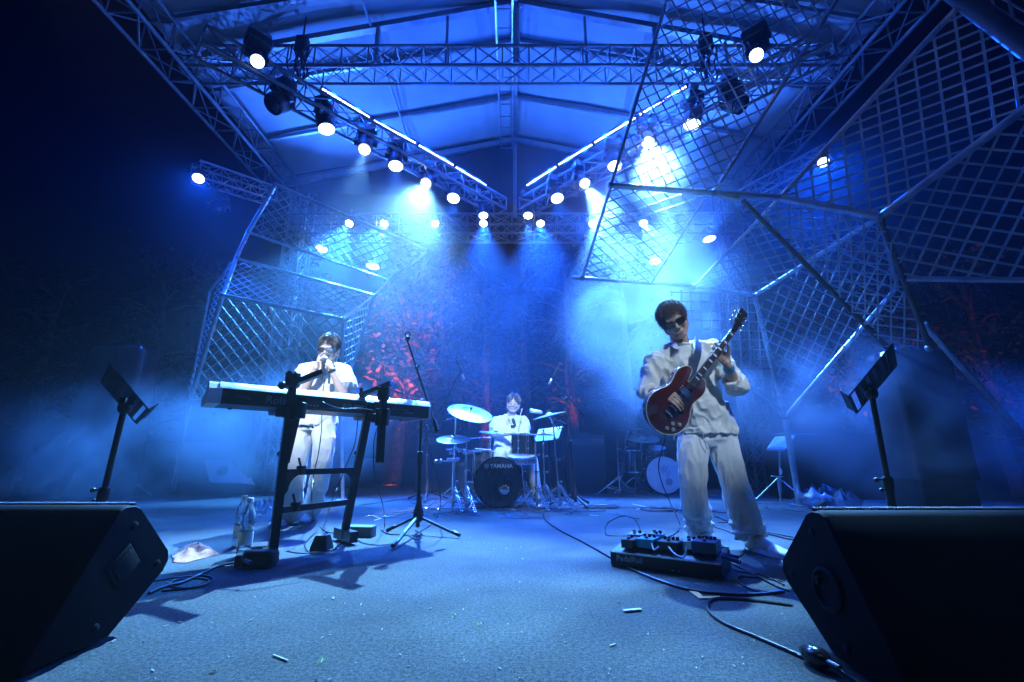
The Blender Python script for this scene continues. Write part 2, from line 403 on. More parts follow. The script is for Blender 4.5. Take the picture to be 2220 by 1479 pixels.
# ------------------------------------------------------------------ trusses
truss_m = mat('shaded_truss', (.20, .21, .22), .42, .6, .15, 9)  # aluminium darkened: silhouette shade put into the truss colour
def truss(name, a, b, w, h, label, up=(0, 0, 1), bay=None, rc=.024, rb=.011, group=None, cross=True, m=None, n=6):
    a, b = V(a), V(b); x, y, d = frame(b - a, up); L = (b - a).length; bay = bay or w; k = max(1, round(L / bay))
    m = m or (truss_m if name != 'outer_truss' else alu)
    t = thing(name, label, 'truss', a, 0, group)
    c = MB(); q = [(-1, -1), (1, -1), (1, 1), (-1, 1)]
    cor = lambda i, s: a + d * s + x * q[i][0] * w / 2 + y * q[i][1] * h / 2
    for i in range(4): c.tube(cor(i, 0), cor(i, L), rc, n=8)
    obj('chords', c, m, t)
    br = MB()
    for s in range(k + 1):
        z = L * s / k
        for i in range(4): br.tube(cor(i, z), cor((i + 1) % 4, z), rb, n=n)
    for s in range(k):
        z0, z1 = L * s / k, L * (s + 1) / k
        for i in range(4):
            j = (i + 1) % 4
            if cross:
                br.tube(cor(i, z0), cor(j, z1), rb * .8, n=n); br.tube(cor(j, z0), cor(i, z1), rb * .8, n=n)
            else:
                A, B = (i, j) if s % 2 else (j, i); br.tube(cor(A, z0), cor(B, z1), rb, n=n)
    obj('lacing', br, m, t); return t
EW, EZ, RZ, BY, FY = 4.5, 5.75, 7.0, 8.1, 1.2                # eave half width, eave height, ridge height, back, front
RX = .06
CT = 5.19                                                    # y of the big cross truss
truss('roof_truss', (-EW, 5.19, 5.845), (EW + .1, 5.19, 5.845), .31, .33, 'long box truss crossing the stage under the tent roof', bay=.36, rc=.022, rb=.010, group=None)
truss('eave_truss', (-EW, FY, EZ), (-EW, BY, EZ), .38, .42, 'sloping-away box truss along the left eave of the roof', bay=.5, group='trusses along the roof eaves', cross=False)
truss('eave_truss', (EW + .1, FY, EZ), (EW + .1, BY, EZ), .38, .42, 'sloping-away box truss along the right eave of the roof', bay=.5, group='trusses along the roof eaves', cross=False)
truss('back_truss', (-4.9, BACKY + .02, 5.02), (4.9, BACKY + .02, 5.02), .42, .42, 'box truss across the back carrying the row of small lamps', bay=.45)
VZ = 4.64
VA, VB = (-3.15, 3.72, VZ), (-.20, 6.86, VZ)
truss('added_front_truss', (-4, -1.2, 5.05), (4, -1.2, 5.05), .3, .3, 'added unseen box truss over the audience, holding the front heads')  # out of view, added to carry the front fill heads
truss('diagonal_truss', VA, VB, .28, .20, 'left diagonal lighting truss running back to the centre', bay=.34, rc=.02, rb=.008, group='diagonal lighting trusses', cross=False)
truss('diagonal_truss', (3.25, 3.72, VZ), (.22, 6.86, VZ), .28, .20, 'right diagonal lighting truss running back to the centre', bay=.34, rc=.02, rb=.008, group='diagonal lighting trusses', cross=False)
a = P(425, 372, 6.5); b = P(590, 425, 7.6)
truss('outer_truss', a, b, .28, .28, 'short side truss reaching out left past the roof', bay=.35, rc=.02, rb=.009, group='side trusses beyond the roof')
a = P(1800, 335, 6.5); b = P(1600, 440, 7.6)
truss('outer_truss', a, b, .28, .28, 'short side truss reaching out right past the roof', bay=.35, rc=.02, rb=.009, group='side trusses beyond the roof')
for x, lb in ((-4.25, 'upright tower truss behind the left lattice'), (4.35, 'upright tower truss behind the right lattice')):
    truss('tower_truss', (x, 8.3, 0), (x, 8.3, 5.9), .34, .34, lb, up=(0, 1, 0), bay=.42, group='upright tower trusses', cross=True)
truss('tower_truss', P(585, 1010, 7.6), P(640, 530, 7.6), .3, .3, 'thin tower truss standing behind the keyboard player', up=(0, 1, 0), bay=.4, rc=.018, rb=.009, group='upright tower trusses')
truss('tower_truss', P(1650, 1000, 7.8), P(1575, 520, 7.8), .3, .3, 'thin tower truss standing behind the guitarist', up=(0, 1, 0), bay=.4, rc=.018, rb=.009, group='upright tower trusses')
# ridge ladder
t = thing('ridge_ladder', 'narrow ladder truss running back under the roof ridge', 'truss', (RX, FY, RZ - .3))
lm = MB(); lr = MB()
for s in (-.12, .12): lm.tube((RX - .17 + s, FY, RZ - .28), (RX - .17 + s, BY, RZ - .28), .019)
for k in range(24): obj('rung', MB().tube((RX - .29, FY + .3 * k, RZ - .28), (RX - .05, FY + .3 * k, RZ - .28), .012, n=6), alu, t)
obj('rail', lm, alu, t)
# tent roof
def roof_material():
    m = mat('tent_canvas', (.27, .29, .30), .8, 0, .0, 1.6, .25, 6, col2=(.34, .36, .37)); return m
roof = thing('tent_roof', 'pale canvas gable roof stretched over the stage', 'roof', (RX, FY, RZ))
def panel(sgn):
    m = MB(); nx, ny = 26, 40; vs = []; fs = []
    xe = (-EW - .15) if sgn < 0 else (EW + .25)
    for j in range(ny + 1):
        for i in range(nx + 1):
            u = i / nx; yy = FY + (BY - FY) * j / ny; x = RX + (xe - RX) * u
            z = RZ + (EZ + .28 - RZ) * u
            w = math.sin(math.pi * ((yy - FY) % 1.15) / 1.15)
            z += .035 * w * math.sin(math.pi * u) + .03 * noise.noise(V((x * .9, yy * .9, sgn))) 
            vs.append((x, yy, z))
    for j in range(ny):
        for i in range(nx): a = j * (nx + 1) + i; fs.append((a, a + 1, a + nx + 2, a + nx + 1))
    return m.add(vs, fs)
for s in (-1, 1): obj('canvas_panel', panel(s), roof_material(), roof, angle=180)
raf = MB(); pur = MB()
yy = FY
while yy <= BY + .01:
    for xe in (-EW - .1, EW + .2): raf.bar((RX, yy, RZ - .06), (xe, yy, EZ + .22), .05, .07)
    yy += 1.15
raf.bar((RX, CT, RZ - .06), (-EW, CT, EZ + .18), .09, .09); raf.bar((RX, CT, RZ - .06), (EW, CT, EZ + .18), .09, .09)
obj('rafters', raf, dark_alu, roof)
pur.tube((RX, FY, RZ - .05), (RX, BY, RZ - .05), .045)
for u in (.45,):
    for xe in (-EW, EW + .1): pur.tube((RX + (xe - RX) * u, FY, RZ - .08 + (EZ + .25 - RZ) * u), (RX + (xe - RX) * u, BY, RZ - .08 + (EZ + .25 - RZ) * u), .02)
obj('purlins', pur, dark_alu, roof)
post = MB()
for k in range(-4, 5):
    if k == 0: continue
    x = RX + k * .98; u = abs(k * .98) / EW; post.tube((x, CT, EZ + .1), (x, CT, RZ - .08 + (EZ + .2 - RZ) * u), .022 if k % 2 else .035)
post.tube((RX, CT, EZ + .1), (RX, CT, RZ), .05); post.tube((RX, BY, EZ - .6), (RX, BY, RZ), .04)
obj('king_posts', post, dark_alu, roof)
gab = MB().add([(RX, BY, RZ - .1), (-EW, BY, EZ + .15), (-EW, BY, EZ - .05), (RX, BY, EZ - .2), (EW + .1, BY, EZ - .05), (EW + .1, BY, EZ + .15)], [(0, 1, 2, 3), (0, 3, 4, 5)])
obj('gable_cloth', gab, mat('dark_cloth', (.03, .03, .035), .8, 0, .2, 4), roof)
gt = MB()
gt.bar((RX, BY - .05, RZ - .12), (-EW, BY - .05, EZ + .1), .07, .1); gt.bar((RX, BY - .05, RZ - .12), (EW, BY - .05, EZ + .1), .07, .1)
obj('gable_rafters', gt, alu, roof)
# chain hoist bundles on the cross truss
for px, py, lb in ((655, 100, 'dark bundle of hoist chain and cable on the cross truss, left end'), (1530, 95, 'dark bundle of hoist chain and cable on the cross truss, right end')):
    p = P(px, py, CT - .3); m = MB(); m.rbox(p, (.16, .14, .26), .04); m.tube(p, p + V((0, 0, .5)), .012)
    t = thing('chain_hoist', lb, 'hoist', p, 0, 'chain hoists on the cross truss'); obj('motor', m, black_plastic, t)
    c = MB(); rnd = random.Random(px)
    for k in range(9):
        o = V((rnd.uniform(-.09, .09), rnd.uniform(-.06, .06), 0)); pts = [p + o + V((rnd.uniform(-.04, .04), rnd.uniform(-.04, .04), -.12 * j)) for j in range(6)]
        c.path(spline(pts, 4), .009, 5)
    obj('cable_loops', c, cable_mat, t)
# ------------------------------------------------------------------ pipe-and-lattice sculptures
def lattice_panel(poly, fam, parent, pitch=(.11, .11), w=.022, th=.005, m=None):
    """poly: 3-D corners; fam: two 3-D directions lying in the panel; strips are clipped to the outline"""
    n = V((0, 0, 0)); c = sum(poly, V((0, 0, 0))) / len(poly)
    for i in range(len(poly)): n += (poly[i] - c).cross(poly[(i + 1) % len(poly)] - c)
    n.normalize(); X = (poly[1] - poly[0]); X = (X - n * X.dot(n)).normalized(); Y = n.cross(X)
    q = [((p - c).dot(X), (p - c).dot(Y)) for p in poly]; mb = MB()
    for k, d3 in enumerate(fam):
        d = V((d3.dot(X), d3.dot(Y))).normalized(); nn = V((-d.y, d.x))
        sv = [nn.x * a + nn.y * b for a, b in q]; s = math.floor(min(sv) / pitch[k]) * pitch[k] + pitch[k] * .5
        while s < max(sv):
            xs = []
            for i in range(len(q)):
                a, b = V(q[i]), V(q[(i + 1) % len(q)]); da, db = nn.dot(a) - s, nn.dot(b) - s
                if da * db < 0: p = a + (b - a) * (da / (da - db)); xs.append(p.dot(d))
            xs.sort()
            for i in range(0, len(xs) - 1, 2):
                if xs[i+1] - xs[i] < .03: continue
                A = nn * s + d * xs[i]; B = nn * s + d * xs[i+1]; off = n * (th * 1.05 * (k - .5)) ; sag = math.sin(s * 37 + k) * .004
                mb.bar(c + X*A.x + Y*A.y + off, c + X*B.x + Y*(B.y + sag) + off, w, th, n)
            s += pitch[k]
    return obj('lattice_panel', mb, m or strip_mat, parent, smooth=False)
def plane_dirs(poly, vecs):
    """directions measured on the photo, laid into the panel's plane"""
    n = V((0, 0, 0)); c = sum(poly, V((0, 0, 0))) / len(poly)
    for i in range(len(poly)): n += (poly[i] - c).cross(poly[(i + 1) % len(poly)] - c)
    r0 = c - V((0, 0, CAM_H)); fw = r0.x * 0 + r0.y * _c + r0.z * _s
    px = 1110 + FOCAL * r0.x / fw; py = 739.5 - FOCAL * (r0.z * _c - r0.y * _s) / fw
    out = []
    for (a, b) in vecs:
        r = ray(px + a * 40, py + b * 40); k = n.dot(c - V((0, 0, CAM_H))) / n.dot(r)
        out.append((V((0, 0, CAM_H)) + r * k - c).normalized())
    return out
t = thing('lattice_sculpture', 'faceted pipe and lattice sculpture towering behind the keyboard player', 'sculpture', P(560, 980, 6.8), 0, 'pipe and lattice sculptures')
A = P(597, 401, 6.0); B = P(928, 544, 6.6); C = P(843, 608, 6.9); D = P(538, 504, 6.3)
Gq = P(512, 560, 6.2); E = P(812, 641, 6.7); F = P(745, 692, 6.1); H = P(483, 640, 5.9); I = P(412, 870, 6.2); J = P(738, 842, 6.3)
K = P(758, 808, 6.7); L1 = P(455, 632, 6.6); M1 = P(412, 850, 6.6)
for poly, vec, pt in (([A, B, C, D], [(.62, .78), (.93, -.36)], (.105, .105)), ([Gq, E, F, H], [(.8, .6), (.93, -.36)], (.1, .1)),
                      ([H, F, J, I], [(.62, .78), (.82, -.57)], (.125, .125)), ([F, E, K, J], [(.1, 1), (1, -.5)], (.09, .1)),
                      ([Gq, L1, M1, I, H], [(.45, 1), (1, -.6)], (.09, .09))):
    lattice_panel(poly, plane_dirs(poly, vec), t, pt, .016)
pm = MB()
for a, b, r in ((A, B, .03), (A, D, .03), (D, Gq, .03), (Gq, H, .03), (H, I, .03), (D, C, .02), (B, C, .022), (C, E, .022), (Gq, E, .022), (H, F, .026), (E, F, .026), (F, J, .026), (E, K, .024), (K, J, .02), (I, J, .02),
                (Gq, L1, .018), (L1, M1, .018), (M1, I, .018)): pm.tube(a, b, r, n=10)
foot = G(374, 1072); pm.tube(I, foot, .028); f2 = V((J.x + .1, J.y + .2, 0)); pm.tube(J, f2, .024)
for p in (foot, f2): pm.lathe([(.09, 0), (.09, .012), (.03, .014)], p, (0, 0, 1), 14)
obj('pipe_frame', pm, pipe_mat, t)
for p in (A, D, Gq, H, E, F, B): obj('joint', MB().ball(p, .036, 10, 6), dark_alu, t)

t = thing('lattice_sculpture', 'huge faceted pipe and lattice sculpture rising behind and over the guitarist', 'sculpture', P(1700, 960, 6.0), 0, 'pipe and lattice sculptures')
N1 = P(1325, 402, 4.5); T1 = P(1462, -55, 3.9); T2 = P(1852, -60, 3.5); N2 = P(1547, 418, 4.35)
R2 = P(1908, 470, 3.9); BL = P(1262, 603, 5.6); BM = P(1412, 615, 5.6); BR = P(1507, 621, 5.6); R3 = P(1636, 641, 5.5)
NB = P(1528, 431, 4.42); U1 = P(1690, 429, 4.35); U2 = P(2075, 18, 3.2); Q1 = P(2290, 185, 3.0); Q0 = P(2290, 145, 2.95)
W1 = P(2290, 608, 3.4); W2 = P(1965, 605, 3.95); N4 = P(1702, 905, 5.7); X1 = P(1946, 622, 4.9); F1 = P(1932, 762, 4.45); F2 = P(2016, 755, 4.2)
E1 = P(1610, 434, 4.3); PL = P(1610, 822, 5.6); TR = P(2050, -30, 3.2)
for poly, vec, pt, w in (([N1, T1, T2, N2], [(.47, .88), (.9, -.43)], (.112, .112), .015), ([N1, NB, BM, BL], [(.72, .69), (.95, -.30)], (.11, .11), .014),
                         ([BR, R3, R2, U1], [(.5, .86), (.97, -.25)], (.12, .105), .015), ([R3, R2, X1, N4], [(.9, .42), (.42, -.9)], (.115, .115), .015),
                         ([E1, R2, F2, F1], [(.02, 1), (1, .08)], (.10, .10), .013), ([U1, R2, Q1, Q0, U2], [(.13, 1), (.95, -.33)], (.145, .10), .020),
                         ([R2, Q1, W1, W2], [(.98, .15), (.45, -.9)], (.125, .12), .019), ([P(1440, 628, 5.6), R3, N4, PL], [(1, .03), (.06, 1)], (.12, .12), .014),
                         ([TR, P(2290, -60, 3.0), P(2290, 100, 2.9)], [(.25, 1), (.9, .5)], (.11, .11), .022)):
    lattice_panel(poly, plane_dirs(poly, vec), t, pt, w)
pm = MB()
for a, b, r in ((N1, T1, .020), (N2, T2, .022), (N1, N2, .034), (N2, U1, .036), (U1, R2, .038), (N1, BL, .020), (NB, BM, .016), (P(1240, 602, 5.6), BR, .026), (BR, R3, .028), (BR, U1, .020), (U1, U2, .026),
                (R3, R2, .026), (R3, N4, .030), (X1, N4, .026), (R2, X1, .022), (R2, Q1, .034), (W2, W1, .024), 
                (P(2003, 702, 4.3), P(2240, 970, 4.6), .03), (PL, N4, .026), (P(1600, 432, 4.35), N2, .03)):
    pm.tube(a, b, r, n=10)
gN = V((N4.x + .08, N4.y + .1, 0)); pm.tube(N4, gN, .035)
pm.lathe([(.12, 0), (.12, .012), (.04, .014)], gN, (0, 0, 1), 14)
obj('pipe_frame', pm, pipe_mat, t)
for e_, f_ in ((E1, F1), (R2, F2)): obj('support_pipe', MB().tube(e_, f_, .026, n=12), mat('dark_pipe', (.05, .055, .06), .5, .3, .2, 10), t)
obj('thick_pipe', MB().tube(TR, P(2290, 150, 2.9), .075, n=14), mat('dark_painted_pipe', (.02, .022, .026), .55, 0, .2, 10), t)
for p in (N1, N2, R2, R3, U1, N4, F1, F2, BR, BL): obj('joint', MB().ball(p, .042, 10, 6), dark_alu, t)
# ------------------------------------------------------------------ stage wedge monitors
def wedge(name, loc, sgn, label):
    """end cap profile in (y, z); body runs outward along x"""
    prof = [(-.265, .012), (0, .012), (.205, .165), (.225, .20), (.215, .235), (.04, .405), (.01, .418), (-.03, .418), (-.055, .405), (-.27, .03)]
    t = thing('stage_monitor', label, 'stage monitor', loc, 0, 'wedge monitors at the stage edge'); x0, y0 = loc[0], loc[1]; L = .95
    m = MB(); rg = []
    for (dx, ins) in ((0, .012), (.012, 0), (L - .012, 0), (L, .012)):
        cy = sum(p[0] for p in prof) / len(prof); cz = sum(p[1] for p in prof) / len(prof)
        rg.append([V((x0 + sgn * dx, y0 + cy + (a - cy) * (1 - ins * 3), cz + (b - cz) * (1 - ins * 3))) for a, b in prof])
    m.rings(rg); bm_mat = mat('textured_black_paint', (.003, .003, .004), .7, 0, .3, 30, .06, 260, spec=.12)
    obj('cabinet', m, bm_mat, t, angle=50)
    g = MB(); a = V((x0 + sgn * .05, y0 + .045, .413)); b = V((x0 + sgn * .05, y0 + .205, .252)); dd = (b - a).normalized(); nn = V((0, -dd.z, dd.y))
    if nn.z < 0: nn = -nn
    Lx = L - .1
    g.add([a + nn*.004, b + nn*.004, b + nn*.004 + V((sgn*Lx, 0, 0)), a + nn*.004 + V((sgn*Lx, 0, 0)), a + nn*.012, b + nn*.012, b + nn*.012 + V((sgn*Lx, 0, 0)), a + nn*.012 + V((sgn*Lx, 0, 0))],
          [(0, 1, 2, 3), (4, 7, 6, 5), (0, 4, 5, 1), (1, 5, 6, 2), (2, 6, 7, 3), (3, 7, 4, 0)])
    k = 0
    while k * .011 < L - .02:                            # rolled, perforated grille lip along the top edge
        g.ball((x0 + sgn * (.012 + k * .011), y0 + .012, .420), (.0062, .012, .007), 8, 5); k += 1
    obj('grille', g, mat('grille_metal', (.05, .055, .06), .42, .6, .2, 60), t)
    h = MB(); cx = x0 - sgn * .004                       # handle cup or socket plate on the end cap
    if sgn < 0:
        pc = V((cx, y0 + .0, .225)); h.rbox(pc, (.010, .105, .09), .02, Matrix.Rotation(R(42), 3, 'X')); h.rbox(pc + V((.006, 0, 0)), (.008, .08, .06), .02, Matrix.Rotation(R(42), 3, 'X'))
    else:
        pc = V((cx, y0 - .02, .20)); h.lathe([(.06, -.004), (.062, .006), (.052, .01), (.045, -.003)], pc, (-1, 0, 0), 24)
        h.tube(pc + V((-.006, .02, .02)), pc + V((-.02, .02, .02)), .012)
    for q in ((.02, .35), (.16, .2), (-.06, .06)): h.lathe([(.012, 0), (.012, .005), (.004, .008)], V((x0, y0 + q[0], q[1])), (-sgn, 0, 0), 10)
    obj('socket_plate', h, mat('plate_black', (.003, .003, .004), .7, spec=.15), t)
    ft = MB()
    for dx in (.08, L - .08):
        for dy in (-.32, -.03): ft.tube((x0 + sgn*dx, y0 + dy, .0), (x0 + sgn*dx, y0 + dy, .014), .02)
    obj('rubber_feet', ft, rubber, t); return t
wedge('w', (-1.30, 1.655, 0), -1, 'black wedge monitor whose end cap has a square recessed handle')
t = wedge('w', (.935, 1.500, 0), 1, 'black wedge monitor whose end cap has a round socket')
# ------------------------------------------------------------------ music stands
def music_stand(desk_a, desk_b, base, label, flip=1, w=.17):
    """desk_a bottom edge, desk_b top edge (side view), base foot"""
    a, b = V(desk_a), V(desk_b); d = (b - a).normalized(); L = (b - a).length
    t = thing('music_stand', label, 'music stand', base, 0, 'black perforated music stands')
    side = d.cross(V((0, 0, 1))).normalized(); side = V((side.x, side.y, 0)).normalized()
    wv = (V((0, 0, CAM_H)) - (a + b) / 2).normalized(); wv = (wv - d * wv.dot(d)).normalized()
    nn = d.cross(wv).normalized()
    # the desk is seen almost edge on: its width runs mostly towards the camera
    wd = (wv * .975 + nn * .22 * flip).normalized(); nrm = d.cross(wd).normalized(); W2 = w
    m = MB(); cols, rows = 4, 12
    # frame of the perforated plate
    def q(u, v): return a + d * (L * v) + wd * (W2 * 2 * (u - .5))
    def bar(u0, v0, u1, v1, wid): m.bar(q(u0, v0), q(u1, v1), wid, .003, nrm)
    for u in (0, 1): bar(u, 0, u, 1, .02)
    for v in (0, 1): bar(0, v, 1, v, .02)
    for v in (.16, .32, .48, .64, .80, .9): bar(0, v, 1, v, .022)
    for i in range(1, 13): bar(i / 13, .14, i / 13, .98, .0120)
    obj('desk', m, black, t)
    lip = MB(); ln = nrm * flip
    lip.bar(q(0, 0) + ln*.03, q(1, 0) + ln*.022, .045, .003, d); lip.tube(q(0, 0) + ln*.045, q(1, 0) + ln*.045, .003)
    obj('ledge', lip, black, t)
    hub = a + d * (L * .30) - ln * .03; base = V(base)
    p = MB(); mid = base + (hub - base) * .52
    p.tube(base + V((0, 0, .02)), mid, .019, n=14); p.tube(mid, hub, .0135, n=14)
    p.lathe([(.024, 0), (.025, .05), (.02, .06)], mid - (hub - base).normalized() * .05, hub - base, 14)
    obj('pole', p, black, t)
    k = MB(); k.tube(mid + V((0, -.0, 0)), mid + V((-.05 , 0, -.005)), .006); k.ball(mid + V((-.055, 0, -.005)), (.012, .014, .012), 10, 6)
    k.tube(mid + V((0, 0, -.05)), mid + V((-.04, 0, -.055)), .006); k.ball(mid + V((-.04, 0, -.055)), .01, 10, 6)
    obj('clamp_knobs', k, black_plastic, t)
    hb = MB(); hb.ball(hub, (.03, .03, .035), 12, 8); hb.bar(hub, a + d * (L * .42) , .05, .03); obj('tilt_joint', hb, black_plastic, t)
    lg = MB()
    for k2 in range(3):
        an = R(30 + 120 * k2); e = base + V((math.cos(an) * .26, math.sin(an) * .26, .01))
        lg.path(spline([base + V((0, 0, .13)), base + (e - base) * .45 + V((0, 0, .08)), e], 5), .011, 8)
    obj('tripod_legs', lg, black, t); return t
base = P(206, 1128, 2.35); base.z = 0
music_stand(P(307, 903, 2.35), P(230, 812, 2.25), base, 'black perforated music stand with sloping desk, alone beside the hazy equipment at far left', 1)
base = P(1943, 1150, 2.45); base.z = 0
music_stand(P(1850, 878, 2.45), P(1938, 772, 2.35), base, 'black perforated music stand with tilted desk right of the guitarist', -1)

# ------------------------------------------------------------------ stage piano and its stand
KO = V((-1.742, 2.70, .885)); kx = V((1.11, .88, 0)).normalized(); ky = V((-kx.y, kx.x, 0)); kz = V((0, 0, 1)); KL = 1.41
# tilt a touch along its length as in the photo
kx = (kx + V((0, 0, -.016))).normalized(); kz = kx.cross(ky).normalized()
def K3(a, b, c): return KO + kx * a + ky * b + kz * c
t = thing('stage_piano', 'long stage piano on a black stand, back panel towards us', 'keyboard', KO + kx * .7 + ky * .17)
sec = [(0, 0), (.33, 0), (.35, .03), (.35, .055), (.17, .072), (.15, .118), (.055, .128), (.03, .122), (0, .086)]
body = MB().rings([[K3(a, q[0], q[1]) for q in sec] for a in (.012, KL - .012)])
obj('body', body, mat('keyboard_black', (.035, .038, .042), .42, .2, .15, 14), t, smooth=False)
top = MB(); ts = [(.0, .089), (.032, .125), (.055, .131), (.15, .121), (.15, .124), (.055, .136), (.028, .131), (-.004, .092)]
top.rings([[K3(a, q[0], q[1]) for q in ts] for a in (.0, KL)]); obj('top_cover', top, silver_paint, t, angle=50)
for a in (0, KL - .014): obj('end_cheek', MB().rings([[K3(a + e, (q[0] - .17) * 1.02 + .17, (q[1] - .06) * 1.03 + .06) for q in sec] for e in ((-.055, .014) if a == 0 else (0, .014))]), mat('pale_plastic', (.7, .71, .72), .4), t, smooth=False)
wk = MB()
for i in range(52): wk.box(K3(.09 + i * .0236, .275, .064), (.0222, .13, .02), Matrix((kx, ky, kz)).transposed())
obj('white_keys', wk, white_pl, t, smooth=False)
bk = MB()
for i in range(52):
    if i % 7 in (0, 1, 3, 4, 5): bk.box(K3(.102 + i * .0236, .245, .078), (.012, .08, .018), Matrix((kx, ky, kz)).transposed())
obj('black_keys', bk, black_plastic, t, smooth=False)
grey_print = mat('grey_print', (.20, .22, .23), .5)
Mt = lambda a, c, up=kz: basis(K3(a, -.0014, c), kx, up, -ky)
obj('maker_lettering', place_mesh(text_mesh('Roland', .070, .0006, .0006), Mt(.35, .042)), grey_print, t, smooth=False)
obj('model_lettering', place_mesh(text_mesh('RD-800', .046, .0006, .0006, .25), Mt(.80, .040)), grey_print, t, smooth=False)
pt = MB()
for a, w in ((.13, .07), (.16, .03), (1.12, .06), (1.2, .05)): pt.box(K3(a, -.001, .05 + (.01 if w == .03 else 0) * -1), (w, .0015, .0025), Matrix((kx, ky, kz)).transposed())
for k in range(7): pt.lathe([(.007, 0), (.007, .003), (.004, .004)], K3(.50 + k * .022 + (.62 if k > 3 else 0), -.001, .03), -ky, 10)
obj('rear_sockets', pt, grey_print, t)
ubl = MB(); 
for a in (.1, .5, 1.0, 1.3): ubl.tube(K3(a, .28, 0), K3(a, .28, -.008), .014)
obj('rubber_feet', ubl, rubber, t)
# stand
ST_L0 = G(590, 1206, .03); ST_L1 = V((-1.415, 2.915, 1.06)); ST_R0 = G(745, 1166, .03); ST_R1 = V((-1.005, 3.24, .955))
stm = mat('stand_black', (.010, .012, .013), .36, .3, .2, 30)
t = thing('keyboard_stand', 'tall black keyboard stand with leaning uprights and empty upper arms', 'keyboard stand', (ST_L0 + ST_R0) / 2)
for a, b in ((ST_L0, ST_L1), (ST_R0, ST_R1)):
    u = MB().bar(a, b, .048, .036, ky); obj('upright', u, stm, t, smooth=False)
def onL(z): return ST_L0 + (ST_L1 - ST_L0) * ((z - .03) / (ST_L1.z - .03))
def onR(z): return ST_R0 + (ST_R1 - ST_R0) * ((z - .03) / (ST_R1.z - .03))
for z in (.485, .272):
    u = MB(); a, b = onL(z), onR(z); u.bar(a, b, .036, .036); dd = (b - a).normalized()
    obj('crossbar', u, stm, t, smooth=False)
    h = MB(); c = a + dd * .13; h.rbox(c + V((0, -.01, .012)), (.045, .05, .05), .006); h.path(spline([c + V((0, -.02, .03)), c + V((-.006, -.03, .06)), c + V((-.014, -.03, .085))], 4), .007, 6)
    obj('clamp_hook', h, stm, t)
# curved corner brackets under the upper rung
for s, o in ((1, onL(.485)), (-1, onR(.485))):
    g = MB()
    dd = (onR(.485) - onL(.485)).normalized() * s
    arc = [(0, 0)] + [(0.135 - .11 * math.sin(R(k)), -.135 + .11 * (1 - math.cos(R(k)) * 0) * 0 + .0) for k in ()]
    pts = [(0.02, -.0)] + [(.14, -.012)] + [(.14 - .095 * math.sin(R(t2)), -.107 + .095 * math.cos(R(t2))) for t2 in range(0, 91, 15)] + [(.02, -.14)]
    g.prism([(p * s * 1, q) for p, q in pts] if s > 0 else [(-p * -1, q) for p, q in pts], o + V((0, .012, 0)), dd, (0, 0, 1), -.022)
    obj('corner_bracket', g, stm, t)
for o, nm in ((ST_L0, 1), (ST_R0, 2)):                           # each foot: beam running front to back
    u = MB(); f0 = o + ky * -.10 + V((0, 0, .0)); f1 = o + ky * .20
    if nm == 1: u.bar(o + ky * -.05 + V((.0, 0, 0)), o + ky * .16, .05, .05); u.rbox(o + V((-.005, -.12, .012)), (.165, .09, .085), .02)
    else: u.bar(o + ky * .14 + V((0, 0, .02)), o + ky * -.14 + V((.02, 0, .02)), .055, .07)
    obj('foot', u, stm, t)
for o, d0 in ((V((-1.445, 2.905, .868)), -.02), (V((-.985, 3.275, .862)), -.04)):                # support arms under the piano
    u = MB(); u.bar(o - ky * .04, o + ky * .33, .05, .034); u.bar(o + ky * .33 + V((0, 0, 0)), o + ky * .345 + V((0, 0, .05)), .05, .02)
    u.rbox(o + V((0, -.02, -.02)), (.06, .06, .06), .01); u.tube(o + V((.02, -.05, -.05)), o + V((.11, -.05, -.06)), .005)
    obj('support_arm', u, stm, t)
u = MB(); o = ST_L1; u.rbox(o + V((0, -.005, 0)), (.085, .07, .10), .02); u.bar(o + V((-.05, 0, -.045)), P(703, 806, 2.86), .042, .034); u.ball(o + V((-.06, -.01, -.04)), .028, 12, 8)
u.tube(o + V((.0, -.04, .03)), o + V((.0, -.06, .03)), .02); obj('upper_arm', u, stm, t)
c = P(832, 850, 3.18); u = MB(); u.bar(P(783, 858, 3.26), P(850, 831, 3.14), .045, .030); u.rbox(c + V((0, 0, -.01)), (.075, .07, .09), .012); u.tube(P(784, 856, 3.26), P(783, 842, 3.26), .014); obj('upper_arm', u, stm, t)
u = MB(); u.bar(P(832, 850, 3.18), P(823, 1003, 3.18), .046, .036, ky); u.rbox(P(830, 905, 3.2), (.085, .08, .12), .01); obj('extension_post', u, stm, t)
u = MB(); u.bar(P(652, 862, 2.9), P(618, 1003, 2.92), .045, .034, ky); u.rbox(P(650, 890, 2.9), (.06, .06, .10), .01)
u.tube(P(652, 922, 2.88), P(678, 926, 2.86), .004); u.ball(P(678, 926, 2.86), .009, 8, 6); obj('extension_post', u, stm, t)
k = MB()
for p in ((607, 985), (773, 983)):
    q = P(*p, 2.9 if p[0] < 700 else 3.36); k.lathe([(.016, 0), (.016, .012), (.008, .016)], q, (0, -1, .1), 12)
obj('bolts', k, chrome, t)
w = MB().path(spline([P(700, 871, 2.98), P(718, 880, 2.98), P(745, 886, 3.02), P(780, 885, 3.1), P(808, 889, 3.16)], 6), .0035, 6)
one('power_cable', w, white_pl, 'thin white cable draped across the back panel of the piano', 'cable')

